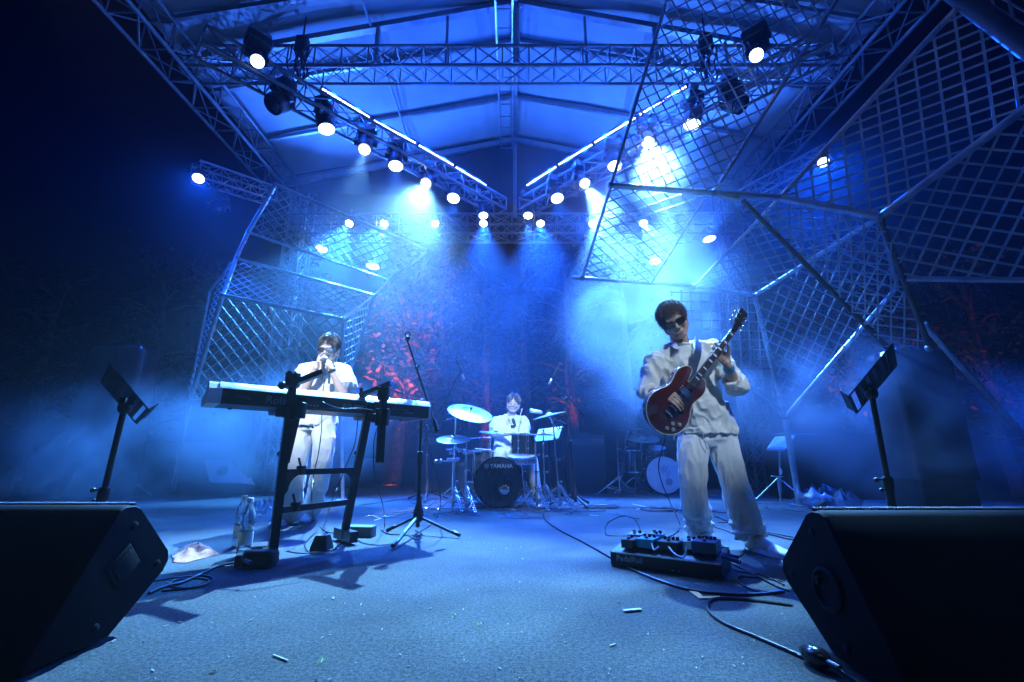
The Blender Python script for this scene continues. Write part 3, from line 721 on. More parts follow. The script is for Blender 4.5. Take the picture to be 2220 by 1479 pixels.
# ------------------------------------------------------------------ vocal mic stand in the middle
def tripod_stand(base, top, label, spread, boom, name='microphone_stand', leg_w=.013, colr=None, mic=None, cat='mic stand', group='boom microphone stands', foot_dirs=None):
    m = colr or black; base = V(base); top = V(top); t = thing(name, label, cat, base, 0, group)
    p = MB(); mid = base + (top - base) * .55; p.tube(base + V((0, 0, .05)), mid, .0155, n=12); p.tube(mid, top, .0105, n=12); obj('pole', p, m, t)
    c = MB(); c.lathe([(.022, -.03), (.024, .0), (.022, .06), (.015, .065)], mid, (0, 0, 1), 14); hub = base + V((0, 0, .16)); c.lathe([(.02, .12), (.022, .06), (.04, .0), (.043, -.06), (.02, -.075)], hub, (0, 0, 1), 14)
    c.ball(top, (.022, .03, .03), 12, 8); c.tube(top, top + V((-.055, -.01, .01)), .006); c.rbox(top + V((-.055, -.01, .01)), (.016, .012, .035), .004); obj('clamps', c, black_plastic, t)
    for k in range(3):
        if foot_dirs: e = V(foot_dirs[k])
        else: an = R(20 + 120 * k + (base.x * 40 % 60)); e = base + V((math.cos(an) * spread, math.sin(an) * spread, .012))
        l = MB(); l.bar(hub + V((0, 0, -.03)), e + V((0, 0, .01)), leg_w * 1.6, leg_w * 1.3); q = (e - hub).normalized(); l.cap2(e - q*.06 + V((0, 0, .008)), .014, e + V((0, 0, .014)), .015, 10)
        obj('leg', l, m, t)
    if boom:
        b = MB(); b.tube(boom[0], boom[1], .0088, n=12); d = (V(boom[1]) - V(boom[0])).normalized(); e0 = V(boom[1]); b.tube(e0 - d * .02, e0 + d * .0, .011); 
        b.lathe([(.012, 0), (.019, .004), (.019, .11), (.012, .115)], V(boom[1]) - d * .11, d, 14)
        kk = V(boom[0]) + (V(boom[1]) - V(boom[0])) * .32; b.ball(kk, .016, 10, 6); b.tube(kk, kk + V((.03, -.01, .02)), .006)
        obj('boom', b, m, t)
    return t
MS = G(905, 1158); top = P(914, 872, 3.70)
boom0, boom1 = P(883, 738, 3.80), P(948, 935, 3.62)
t = tripod_stand(MS, top, 'black boom microphone stand with an empty clip, front and centre', .33, (boom0, boom1), foot_dirs=[G(995, 1164, .01), G(852, 1188, .01), G(840, 1154, .01)])
c = MB(); c.lathe([(.017, 0), (.021, .02), (.021, .03), (.016, .035)], boom0 + V((0, 0, .0)), (.1, .2, 1), 12)
c.path([boom0 + V((.0, 0, .02)) + V((.022 * math.cos(a * .5), 0, .03 + .022 * math.sin(a * .5))) for a in range(-1, 11)], .006, 6); obj('clip', c, black_plastic, t)
# ------------------------------------------------------------------ small things by the stand
def bottle(loc, label, sc=1.0):
    t = thing('water_bottle', label, 'bottle', loc, 0, 'plastic water bottles beside the keyboard stand'); q = sc
    prof = [(.028, 0), (.034, .004), (.036, .03), (.034, .05), (.036, .07), (.034, .09), (.036, .12), (.032, .14), (.03, .148), (.036, .165), (.037, .19), (.033, .222), (.02, .25), (.0135, .262), (.0135, .275)]
    pl = bpy.data.materials.get('clear_plastic') or None
    if pl is None:
        pl = mat('clear_plastic', (.85, .93, .95), .06, trans=.92); pl.node_tree.nodes['Principled BSDF'].inputs['IOR'].default_value = 1.2
    obj('bottle_body', MB().lathe([(r*q, z*q) for r, z in prof], loc, (0, 0, 1), 20), pl, t)
    obj('cap', MB().lathe([(.0155*q, .27*q), (.016*q, .273*q), (.016*q, .29*q), (.0145*q, .293*q)], loc, (0, 0, 1), 18), white_pl, t)
    obj('paper_label', MB().lathe([(.0372*q, .06*q), (.0374*q, .065*q), (.0374*q, .12*q), (.0372*q, .125*q)], loc, (0, 0, 1), 20, cap=False), mat('bottle_label', (.75, .8, .78), .5, col2=(.3, .5, .35), vscale=12), t)
bottle(G(527, 1206), 'clear water bottle with white cap, the nearer of the two by the stand foot', 1.13)
bottle(G(516, 1186), 'clear water bottle half hidden behind the nearer bottle', 1.10)
def blob_cloth(poly, h, name, seed, n=26):
    """crumpled sheet filling an outline on the floor"""
    rnd = random.Random(seed); m = MB(); c = sum((V(p) for p in poly), V((0, 0, 0))) / len(poly); K = 9; rgt = []
    N = 40
    def edge(t):
        x = t * len(poly); i = int(x) % len(poly); f = x - int(x); return V(poly[i]) * (1 - f) + V(poly[(i + 1) % len(poly)]) * f
    def hgt(p, k): return max(.004, (1 - (k / K) ** 3) * h * (.55 + .9 * noise.noise(p * 9 + V((seed, 0, 0))) + .5 * noise.noise(p * 23)) + .004)
    for k in range(K + 1):
        ring = []
        for i in range(N):
            e = edge(i / N); p = c + (e - c) * max(k / K, .02); p = V((p.x, p.y, 0)); p.z = hgt(p, k) ; ring.append(p)
        rgt.append(ring)
    bot = [[V((p.x, p.y, .002)) for p in rgt[-1]], [V((c.x + (p.x - c.x) * .02, c.y + (p.y - c.y) * .02, .002)) for p in rgt[-1]]]
    return m.rings(rgt + bot)
one('cloth', blob_cloth([G(372, 1203), G(400, 1196), G(430, 1186), G(458, 1192), G(478, 1202), G(440, 1212), G(400, 1222), G(374, 1220)], .075, 'c', 3), mat('salmon_towel', (.50, .15, .08), .85, 0, .25, 14, .5, 90, sheen=.3), 'crumpled salmon cloth lying beside the black wedge monitor', 'cloth')
one('plastic_bag', blob_cloth([G(538, 1098), G(560, 1090), G(590, 1091), G(612, 1100), G(612, 1118), G(580, 1124), G(545, 1118)], .10, 'b', 9), mat('glossy_bag', (.10, .11, .13), .18, .2, .3, 20, .3, 30), 'crumpled shiny plastic bag on the floor behind the keyboard stand', 'bag')
t = thing('foot_pedal', 'small black pedal box standing between the keyboard stand feet', 'pedal', G(697, 1190))
o = G(697, 1192); b = MB(); b.rings([[o + V((sx * w, sy * d2, z)) for sx, sy in ((-1, -1), (1, -1), (1, 1), (-1, 1))] for w, d2, z in ((.055, .06, 0), (.05, .055, .03), (.036, .035, .085), (.03, .03, .09))]); obj('shell', b, black_plastic, t)
b = MB(); b.path(spline([o + V((0, 0, .088)), o + V((.01, .03, .10)), o + V((.02, .06, .05)), o + V((.0, .12, .01))], 5), .005, 6); obj('lead', b, cable_mat, t)
def flat_box(name, c, sz, rot, m, label, cat): return one(name, MB().rbox(c + V((0, 0, sz[2]/2)), sz, .008, Matrix.Rotation(R(rot), 3, 'Z')), m, label, cat)
flat_box('power_adapter', G(782, 1163), (.20, .10, .075), -6, mat('grey_plastic', (.12, .13, .14), .4), 'grey adapter box with bright top behind the right stand foot', 'adapter box')
flat_box('sustain_pedal', G(560, 1196), (.10, .16, .045), 25, black_plastic, 'low sustain pedal by the front foot of the keyboard stand', 'pedal')
b = MB(); o = G(520, 1228); b.rbox(o + V((0, 0, .028)), (.05, .05, .055), .01); b.tube(o + V((0, 0, .04)), G(545, 1222, .045), .012); one('cable_plug', b, black_plastic, 'black plug block at the end of the floor cable by the stand foot', 'plug')
# ------------------------------------------------------------------ pedalboard
PO = V((.5386, 2.697, 0)); pxv = V((.43, -.284, 0)).normalized(); pyv = V((-pxv.y, pxv.x, 0)); pzv = V((0, 0, 1)); PL_, PW = .56, .27
def B3(a, b, c): return PO + pxv * a + pyv * b + V((0, 0, c))
PM = Matrix((pxv, pyv, pzv)).transposed()
t = thing('pedalboard', 'long black pedalboard on the floor in front of the guitarist', 'pedalboard', B3(PL_/2, PW/2, 0))
pb_m = mat('pedalboard_black', (.012, .014, .016), .4, .3, .2, 30)
b = MB(); b.rings([[B3(a, q[0], q[1]) for q in ((0, .004), (PW, .004), (PW, .10), (PW - .012, .106), (.014, .078), (0, .070))] for a in (0, PL_)])
obj('rail_body', b, pb_m, t, smooth=False)
e = MB(); e.bar(B3(.0, -.002, .074), B3(PL_, -.002, .074), .005, .006); e.bar(B3(0, PW, .108), B3(PL_, PW, .108), .006, .006)
for a, bb in ((.03, .02), (PL_ - .03, .02), (.03, PW - .02), (PL_ - .03, PW - .02)): e.tube(B3(a, bb, 0), B3(a, bb, .006), .014)
obj('edge_trim', e, mat('worn_edge', (.4, .42, .44), .35, .8), t)
obj('board_lettering', place_mesh(text_mesh('PedalRail', .040, .0005, .0008), basis(B3(.105, -.0012, .046), pxv, pzv, -pyv)), mat('pale_print', (.35, .4, .42), .5), t, smooth=False)
b = MB(); b.box(B3(.33, -.001, .02), (.02, .001, .003), PM); b.box(B3(.36, -.001, .02), (.008, .001, .003), PM); obj('small_print', b, mat('pale_print', (.35, .4, .42), .5), t)
def pedal(a, bb, w, d2, h, col, label, knobs, red=False, name='effects_pedal'):
    c = B3(a, bb, .085 + bb * .10); q = thing(name, label, 'effects pedal', c, 0, 'effects pedals on the pedalboard')
    obj('housing', MB().rbox(c + V((0, 0, h/2)), (w, d2, h), .006, PM), col, q)
    k = MB()
    for i in range(knobs): k.lathe([(.0085, 0), (.009, .012), (.0065, .016)], c + pxv * (w * ((i + .5) / knobs - .5) * .8) + pyv * (d2 * .22) + V((0, 0, h)), (0, 0, 1), 10)
    obj('knobs', k, mat('pedal_red', (.6, .02, .02), .3) if red else black_plastic, q)
    f = MB().lathe([(.010, 0), (.010, .006), (.006, .012)], c - pyv * (d2 * .25) + V((0, 0, h)), (0, 0, 1), 12); obj('footswitch', f, chrome, q)
    return q
pblue = mat('pedal_blue', (.03, .22, .36), .35, .3, .1, 20); pblk = mat('pedal_black', (.02, .02, .024), .35, .2); pslv = mat('pedal_silver', (.45, .47, .5), .3, .8); pdb = mat('pedal_navy', (.015, .04, .12), .3)
pedal(.085, .085, .07, .11, .045, pblk, 'small black pedal with a red knob at the end of the board', 1, True)
pedal(.075, .215, .085, .09, .04, pslv, 'silver pedal with two black knobs in the back row of the board', 2)
pedal(.175, .12, .095, .12, .048, pblue, 'chunky blue pedal second along the board', 3)
pedal(.29, .13, .11, .12, .042, pblk, 'wide black pedal with a row of knobs mid board', 4)
pedal(.19, .235, .08, .055, .045, pslv, 'narrow silver pedal behind the blue one', 2)
pedal(.385, .18, .07, .11, .04, pslv, 'silver pedal beside the wide navy unit', 2)
pedal(.47, .15, .12, .15, .055, pdb, 'wide navy multi effects unit nearest the shoe', 5)
for pts, lb in (([B3(.215, .05, .13), B3(.235, .015, .105), B3(.26, .03, .12)], 'short pale patch lead in front of the blue pedal'), ([B3(.30, .06, .12), B3(.345, .01, .095), B3(.39, .0, .09), B3(.40, .03, .13)], 'short pale patch lead curving up to a white plug')):
    one('patch_lead', MB().path(spline(pts, 6), .0045, 7), mat('pale_cable', (.6, .62, .64), .4), lb, 'patch lead')
b = MB(); b.tube(B3(.555, .07, .10), B3(.64, .05, .085), .011, n=10); b.tube(B3(.555, .12, .10), B3(.62, .14, .09), .009, n=10)
one('jack_plugs', b, mat('plug_navy', (.03, .08, .2), .3, .5), 'dark blue jack plugs sticking out of the end of the pedalboard', 'jack plug')
# ------------------------------------------------------------------ cables, tape and litter on the stage floor
def fl(pts, z=.006): return [V((*G(a, b).xy, z)) if not isinstance(a, V) else a for a, b in pts]
def cable(pts, r, label, group='cables lying on the stage floor', m=None, raw=False, z=None):
    p = pts if raw else fl(pts, r if z is None else z)
    return one('floor_cable', MB().path(spline(p, 8), r, 7), m or cable_mat, label, 'cable', group)
cable([(1176, 1112), (1184, 1130), (1215, 1152), (1262, 1176), (1322, 1210), (1372, 1238), (1430, 1262), (1495, 1282), (1570, 1291), (1640, 1292), (1700, 1286)], .0062, 'thick black cable sweeping from the drums past the pedalboard to the right monitor')
cable([(1720, 1316), (1660, 1308), (1600, 1302), (1555, 1301), (1536, 1310), (1538, 1330), (1570, 1355), (1640, 1385), (1700, 1411), (1752, 1434)], .0058, 'black cable looping on the floor before the right monitor, ending in a round plug')
q = G(1752, 1437); b = MB(); dd = (G(1800, 1462) - q).normalized(); b.lathe([(.008, -.02), (.02, 0), (.027, .012), (.028, .05), (.022, .062), (.009, .075), (.008, .11)], q + V((0, 0, .028)), dd, 18); b.path(spline([q + dd*.1 + V((0, 0, .026)), q + dd * .16 + V((.0, 0, .014)), q + dd*.3 + V((0, 0, .008))], 4), .0075, 8)
one('power_plug', b, mat('black_gloss', (.015, .015, .018), .2), 'round black power plug on the floor at the foot of the right monitor', 'plug')
JK = P(1441, 934, 3.02)
cable([JK, P(1441, 955, 3.0), P(1432, 985, 3.0), P(1428, 1015, 3.02), P(1436, 1050, 3.1), P(1455, 1095, 3.25)] + fl([(1474, 1138), (1468, 1155), (1440, 1168), (1400, 1166), (1350, 1163), (1320, 1163), (1312, 1154), (1318, 1135), (1345, 1121), (1370, 1123), (1386, 1142), (1388, 1162)]), .0038, 'guitar lead hanging from the red guitar and looping over the floor to the pedalboard', raw=True)
cable([(1545, 1143), (1575, 1152), (1605, 1168), (1615, 1184), (1608, 1204), (1584, 1216), (1583, 1229), (1600, 1240), (1650, 1248), (1700, 1270)], .004, 'thin cable winding between the guitarist feet')
cable([(1560, 1210), (1590, 1225), (1640, 1250), (1680, 1272), (1710, 1284)], .005, 'black cable running from the jack plugs to the right monitor')
cable([(1700, 1262), (1655, 1256), (1610, 1252), (1597, 1258), (1620, 1276), (1660, 1290)], .004, 'thin loop of cable next to the right monitor corner')
cable([(1550, 1120), (1600, 1140), (1655, 1156), (1700, 1168), (1760, 1180)], .006, 'pale edged cable crossing behind the guitarist towards the right monitor')
cable([(1552, 1134), (1600, 1136), (1650, 1152), (1720, 1166)], .004, 'thin cable beside the pale edged one')
cable([(322, 1290), (355, 1276), (395, 1266), (440, 1246), (480, 1228), (522, 1221)], .0062, 'thick cable from the left monitor to the plug by the stand foot')
cable([(330, 1262), (385, 1254), (440, 1250), (462, 1258), (440, 1272), (400, 1278), (370, 1272), (380, 1260), (430, 1256), (452, 1262), (425, 1275), (350, 1284)], .004, 'flat coil of thin cable beside the left monitor')
cable([P(703, 825, 3.55), P(698, 880, 3.55), P(697, 930, 3.55), P(690, 985, 3.5), P(680, 1030, 3.45), P(676, 1085, 3.4)] + fl([(682, 1128), (700, 1150), (722, 1158), (740, 1160)]), .0036, 'microphone lead hanging down in front of the white trousers', raw=True)
cable([P(776, 900, 3.4), P(770, 960, 3.4), P(750, 1010, 3.35), P(735, 1050, 3.35), P(720, 1085, 3.35)] + fl([(703, 1140), (680, 1160), (662, 1180), (668, 1198), (690, 1204), (720, 1196), (742, 1176), (758, 1165), (790, 1180), (830, 1184), (860, 1178)]), .0036, 'thin lead dropping from the piano and looping round the stand feet', raw=True)
cable([P(826, 905, 3.3), P(812, 950, 3.3), P(810, 1000, 3.35), P(815, 1050, 3.45), P(830, 1095, 3.6)] + fl([(834, 1142), (826, 1150), (845, 1160), (880, 1162), (905, 1172), (915, 1160), (900, 1152)]), .0036, 'thin lead falling to the floor left of the mic stand', raw=True)
cable([P(913, 905, 3.68), P(925, 950, 3.65), P(938, 1000, 3.65), P(952, 1060, 3.75), P(955, 1095, 3.85)] + fl([(945, 1125), (930, 1142), (900, 1160)]), .0034, 'thin lead hanging beside the mic stand pole', raw=True)
cable([(618, 1196), (660, 1201), (700, 1196), (735, 1190)], .003, 'short thin cable between the stand feet')
cable([(560, 1076), (640, 1068), (760, 1058), (860, 1051)], .006, 'long cable across the blue floor behind the keyboard player')
cable([(330, 1076), (420, 1072), (500, 1071), (560, 1071), (620, 1068)], .006, 'cable along the back of the stage behind the left lattice')
cable([(780, 1096), (840, 1088), (870, 1082)], .004, 'thin cable end on the floor left of the drums')
def coil(px, py, rx, n, label, seed):
    rnd = random.Random(seed); c = G(px, py); pts = []
    for k in range(n * 14):
        a = 2 * math.pi * k / 14; r = rx * (1 + .16 * math.sin(a * .37 + seed) + rnd.uniform(-.03, .03))
        pts.append(c + V((r * math.cos(a) + .03 * math.sin(k * .11), r * .8 * math.sin(a), .008 + .0016 * k / 14 + rnd.uniform(0, .004))))
    pts.append(c + V((rx * 2.4, -rx * .5, .007))); pts.append(c + V((rx * 3.6, -rx * .2, .007)))
    return one('cable_coil', MB().path(spline(pts, 2), .0052, 5), mat('coiled_cable', (.10, .10, .11), .22, 0, .3, 20), label, 'cable coil', 'coiled cables on the floor between drums and guitarist')
coil(1305, 1101, .17, 7, 'loose cable coil on the floor just right of the drum kit', 1)
coil(1432, 1107, .17, 8, 'dense cable coil behind the guitar lead', 2)
coil(1508, 1112, .13, 5, 'cable coil partly hidden behind the guitarist leg', 3)
rnd = random.Random(5); tangle = MB()
for k in range(46):                                           # a tangle nobody could count
    px, py = rnd.uniform(905, 1330), rnd.uniform(1080, 1118); c = G(px, py); a = rnd.uniform(0, 6.28); pts = []
    for j in range(9): a += rnd.uniform(-.9, .9); c = c + V((math.cos(a) * .09, math.sin(a) * .06, 0)); pts.append(V((c.x, c.y, .006 + rnd.uniform(0, .012))))
    tangle.path(spline(pts, 3), .0042, 5)
for k in range(30):
    px, py = rnd.choice([(rnd.uniform(1480, 1600), rnd.uniform(1064, 1086)), (rnd.uniform(320, 460), rnd.uniform(1064, 1078)), (rnd.uniform(1640, 1850), rnd.uniform(1066, 1100))]); c = G(px, py); a = rnd.uniform(0, 6.28); pts = []
    for j in range(9): a += rnd.uniform(-.9, .9); c = c + V((math.cos(a) * .12, math.sin(a) * .08, 0)); pts.append(V((c.x, c.y, .006 + rnd.uniform(0, .02))))
    tangle.path(spline(pts, 3), .0046, 5)
tag(obj('cable_tangle', tangle, mat('coiled_cable', (.10, .10, .11), .22)), 'tangle of thin cables around the drum kit', None, None, 'stuff')
tp = MB(); y0 = [G(1494, 1282, .003), G(1512, 1282, .003), G(1524, 1294, .003), G(1560, 1293, .003), G(1562, 1297, .003), G(1516, 1298, .003)]
tp.rings([y0, [p + V((0, 0, .002)) for p in y0]]); one('tape_mark', tp, mat('orange_tape', (.85, .42, .10), .5), 'orange L shaped tape mark on the floor under the black cable', 'tape mark')
wt = MB()
for a, b, c, d in ((1372, 1093, 1410, 1101), (1410, 1101, 1380, 1104), (806, 1118, 826, 1124), (826, 1124, 812, 1128), (1278, 1117, 1298, 1118)): wt.bar(G(a, b, .003), G(c, d, .003), .018, .002)
one('tape_mark', wt, white_pl, 'thin pale tape marks on the blue floor between drums and guitarist', 'tape mark')
one('paper_scrap', MB().bar(G(1352, 1324, .006), G(1390, 1321, .006),   .016, .005), mat('scrap_paper', (.5, .5, .5), .8), 'small rolled white paper scrap lying alone on the floor', 'paper scrap')
deb = MB(); lf = MB(); rnd = random.Random(12)
for k in range(85):
    px, py = rnd.uniform(200, 1700), 1150 + 325 * rnd.random() ** .8; c = G(px, py, .003); a = rnd.uniform(0, 3.14); L = rnd.choice([.004, .005, .006, .007, .010, .018]) * (1 if py > 1250 else 1.3)
    d = V((math.cos(a), math.sin(a), 0)) * L / 2; deb.bar(c - d, c + d + V((0, 0, rnd.uniform(0, .002))), min(.0035, L * .6), .0022)
for a, b, c, d in ((592, 1420, 624, 1432), (1322, 1400, 1334, 1396), (721, 1296, 724, 1300)): deb.bar(G(a, b, .004), G(c, d, .004), .005, .003)
tag(obj('debris', deb, mat('wood_chips', (.32, .31, .27), .7, 0, .3, 50)), 'scattered wood chips and paper specks on the carpet', None, None, 'stuff')
for px, py in ((724, 1297), (695, 1436), (700, 1430), (985, 1336), (1036, 1353), (1048, 1351), (462, 1455), (690, 1473), (986, 1332)):
    for j in range(2):
        c = G(px + rnd.uniform(-6, 6), py + rnd.uniform(-3, 3), .004); a = rnd.uniform(0, 6.28); d = V((math.cos(a), math.sin(a), .2)) * .008; n = V((-d.y, d.x, .0)) * .4
        lf.add([c - d, c + n + V((0, 0, .004)), c + d + V((0, 0, .003)), c - n], [(0, 1, 2, 3)])
tag(obj('fallen_leaves', lf, mat('leaf_green', (.12, .26, .04), .5)), 'torn green leaf bits on the carpet', None, None, 'stuff')
# ------------------------------------------------------------------ people
def skin_material(name, col):
    m = mat(name, col, .42, 0, .12, 16, .12, 150)
    b = m.node_tree.nodes['Principled BSDF']; b.inputs['Subsurface Weight'].default_value = .12; b.inputs['Subsurface Radius'].default_value = (.02, .008, .004); return m
def cloth_material(name, col, weave=420):
    m = mat(name, col, .8, 0, .05, 5, .35, weave, sheen=.25); return m
def remesh(mb, name, vox, smooth=2, wrinkle=None, smooth_f=.5):
    """fuse overlapping volumes into one continuous surface, then push folds into it"""
    me = mb.mesh('volume', False); o = bpy.data.objects.new('volume', me); COL.objects.link(o)
    r = o.modifiers.new('r', 'REMESH'); r.mode = 'VOXEL'; r.voxel_size = vox; r.use_smooth_shade = True
    if smooth: s = o.modifiers.new('s', 'SMOOTH'); s.iterations = smooth; s.factor = smooth_f
    dg = bpy.context.evaluated_depsgraph_get(); out = bpy.data.meshes.new_from_object(o.evaluated_get(dg))
    bpy.data.objects.remove(o); bpy.data.meshes.remove(me); out.name = name
    if wrinkle:
        nr = [v.normal.copy() for v in out.vertices]
        for v, n in zip(out.vertices, nr):
            d = wrinkle(v.co, n)
            if isinstance(d, float): v.co += n * d
            else: v.co += d
        out.update()
    out.polygons.foreach_set('use_smooth', [True] * len(out.polygons))
    return out
def ridge(p, sc, off=0.0):
    q = noise.noise(V((p.x * sc[0] + off, p.y * sc[1] + off * .7, p.z * sc[2] - off)))
    return 1 - abs(q) * 2.4
def folds(amp, sc=(9, 9, 4), off=0.0, extra=None):
    def f(p, n):
        w = noise.noise(p * 3.1 + V((off, 0, 0))) ; q = V((p.x + w * .05, p.y + w * .04, p.z + w * .07))
        d = amp * (.75 * (ridge(q, sc, off) - .55) + .5 * (ridge(q, tuple(c * 2.1 for c in sc), off + 3) - .55))
        if extra: d += extra(p)
        return float(d)
    return f
class Head:
    def __init__(s, c, fwd, up, k=1.0):
        s.c = V(c); s.y = V(fwd).normalized(); s.x = s.y.cross(V(up)).normalized(); s.z = s.x.cross(s.y).normalized(); s.k = k
        s.M = Matrix((s.x, s.y, s.z)).transposed()
    def p(s, a, b, c): return s.c + (s.x * a + s.y * b + s.z * c) * s.k
    def blob(s, m, a, b, c, r, n=14, k=10): m.ball(s.p(a, b, c), [q * s.k for q in r], n, k, s.M)
    def cap(s, m, a, b, ra, rb): m.cap2(s.p(*a), ra * s.k, s.p(*b), rb * s.k, 12)
    def build(s, m, neck_to, neck_r=.055):
        s.blob(m, 0, -.012, .040, (.076, .094, .082), 20, 14); s.blob(m, 0, .022, -.012, (.064, .066, .080), 20, 14)
        s.cap(m, (0, .050, -.088), (0, .055, -.093), .027, .025)
        for g in (-1, 1):
            s.cap(m, (g*.058, .0, -.045), (g*.016, .055, -.090), .026, .024)
            s.blob(m, g*.040, .058, -.022, (.026, .024, .026)); s.blob(m, g*.079, -.008, -.006, (.010, .020, .032)); s.blob(m, g*.083, -.016, .010, (.008, .014, .018))
            s.blob(m, g*.013, .090, -.034, (.0105, .011, .009)); s.blob(m, g*.031, .070, .006, (.018, .014, .009))
        s.cap(m, (0, .080, .012), (0, .104, -.026), .0085, .0125)
        s.cap(m, (-.040, .072, .026), (.040, .072, .026), .013, .013); s.cap(m, (-.020, .080, -.056), (.020, .080, -.056), .0075, .0075); s.cap(m, (-.016, .080, -.067), (.016, .080, -.067), .0095, .0095)
        s.blob(m, 0, .066, -.058, (.034, .022, .026)); s.cap(m, (0, -.030, -.05), tuple(V(s.M.inverted() @ (V(neck_to) - s.c) / s.k)), neck_r, neck_r * 1.12)
def hand(m, wrist, d, palm, curls, k=1.0, spread=.10, thumb_side=1, thumb=(.6, .35, .35), fore_r=.026):
    """d: towards the fingers, palm: out of the palm, thumb_side: +1 / -1 along d x palm"""
    w = V(wrist); d = V(d).normalized(); n = V(palm); n = (n - d * n.dot(d)).normalized(); s = d.cross(n).normalized() * thumb_side
    K = lambda q: q * k
    kn = []
    for i, (o, L) in enumerate(((.030, .088), (.010, .092), (-.010, .088), (-.028, .080))):
        a = w + s * K(o * .55) + d * K(.012); b = w + s * K(o) + d * K(L); m.cap2(a, K(.0155), b, K(.0125), 10); kn.append(b)
    m.cap2(w - d * K(.02), K(fore_r * .92), w + d * K(.03), K(.020), 12); m.cap2(w + d*K(.02) + s*K(.012), K(.018), w + d*K(.05) + s*K(.028), K(.014), 10)
    lens = ((.043, .026, .020), (.048, .030, .021), (.044, .028, .021), (.034, .021, .018))
    for i in range(4):
        p = kn[i]; ang = 0; sp = (1.5 - i) * spread; dd = (d + s * sp).normalized(); r = .0095 if i < 3 else .0085
        for j in range(3):
            ang += curls[i][j]; q = (dd * math.cos(ang) + n * math.sin(ang)).normalized(); e = p + q * K(lens[i][j]); m.cap2(p, K(r), e, K(r * .90), 8); p = e; r *= .90
    p = w + s * K(.026) + d * K(.030); a0, a1, a2 = thumb
    q = (d * math.cos(a0) + s * math.sin(a0) + n * a1).normalized(); e = p + q * K(.040); m.cap2(p, K(.0145), e, K(.012), 10)
    q2 = (q * math.cos(a2) + d * math.sin(a2) * .6 + n * .25).normalized(); f = e + q2 * K(.032); m.cap2(e, K(.0115), f, K(.0095), 10); q3 = (q2 + d * .25 + n * .15).normalized(); m.cap2(f, K(.010), f + q3 * K(.022), K(.0078), 10)
def shoe(c, toe, label, parent, m_up, k=1.0, laces=True):
    """c = heel on the floor"""
    c = V(c); f = (V(toe) - c); f.z = 0; L = f.length; f.normalize(); s = f.cross(V((0, 0, 1)))
    u = MB(); prof = [(-.02, .030, .028, .040), (.0, .036, .034, .055), (.05, .038, .036, .062), (.10, .040, .036, .062), (.15, .046, .030, .050), (.20, .050, .025, .038), (.25, .046, .021, .032), (.28, .030, .014, .026)]
    sc = L / .27
    for i in range(len(prof) - 1):
        a, b = prof[i], prof[i+1]
        for j in range(3): 
            t = j / 3; w = a[1] + (b[1]-a[1])*t; h = a[2] + (b[2]-a[2])*t; z = a[3] + (b[3]-a[3])*t; x = a[0] + (b[0]-a[0])*t
            u.ball(c + f * x * sc + V((0, 0, z * .72)), (w * .95, .035, h * 1.05), 12, 8, Matrix((s, f, V((0, 0, 1)))).transposed())
    u.tube(c + f*.02 + V((0,0,.05)), c + f*.025 + V((0,0,.11)), .042, .045, n=14)
    o = obj('shoe', remesh(u, 'shoe', .006, 3), m_up, parent)
    so = MB(); out = []
    for i in range(24):
        a = 2*math.pi*i/24; y = math.cos(a); x = math.sin(a); yy = .135 + .155 * y; ww = .045 if y > 0 else .037; ww *= 1 + .08 * math.sin(y * 3)
        out.append(c + f * yy * sc + s * x * ww)
    so.rings([[p + V((0, 0, .001)) for p in out], [p + V((0, 0, .024)) for p in out]]); obj('sole', so, mat('sole_rubber', (.62, .62, .6), .6, 0, .1, 30), o)
    if laces:
        la = MB()
        for j in range(4):
            x = (.09 + .022 * j) * sc; z = .082 - .010 * j; la.path(spline([c + f*x + s*-.03 + V((0, 0, z-.012)), c + f*(x+.005) + V((0, 0, z)), c + f*x + s*.03 + V((0, 0, z-.012))], 4), .0035, 5)
        obj('laces', la, mat('lace_dark', (.08, .08, .1), .7), o)
    return o
def sunglasses(H, parent, mirrored=False, name='sunglasses', w=.030, h=.020):
    g = MB()
    for gx in (-1, 1):
        pts = [H.p(gx * .033 + w * (abs(math.cos(a)) ** .7) * (1 if math.cos(a) > 0 else -1), .094 - .012 * (abs(gx * .033 + w * math.cos(a)) / .06) ** 2, .004 + h * (abs(math.sin(a)) ** .7) * (1 if math.sin(a) > 0 else -1)) for a in [2*math.pi*i/18 for i in range(18)]]
        g.path(pts, .0028, 6, close=True); g.path([H.p(gx * .063, .088, .010), H.p(gx * .080, .060, .011), H.p(gx * .084, -.005, .010), H.p(gx * .082, -.018, -.004)], .0028, 6)
    g.path([H.p(-.007, .096, .008), H.p(0, .099, .012), H.p(.007, .096, .008)], .003, 6)
    o = obj(name, g, mat('glasses_frame', (.02, .02, .02), .2), parent); l = MB()
    for gx in (-1, 1):
        ring = []; 
        for kk, off in ((0, 0), (1, -.0035)):
            ring.append([H.p(gx * .033 + w * (abs(math.cos(a)) ** .7) * (1 if math.cos(a) > 0 else -1), .094 + off - .012 * (abs(gx * .033 + w * math.cos(a)) / .06) ** 2, .004 + h * (abs(math.sin(a)) ** .7) * (1 if math.sin(a) > 0 else -1)) for a in [2*math.pi*i/18 for i in range(18)]])
        l.rings(ring)
    obj('lens', l, mat('mirror_lens' if mirrored else 'dark_lens', (.35, .36, .33) if mirrored else (.015, .015, .018), .08, .85 if mirrored else 0, coat=1), o); return o
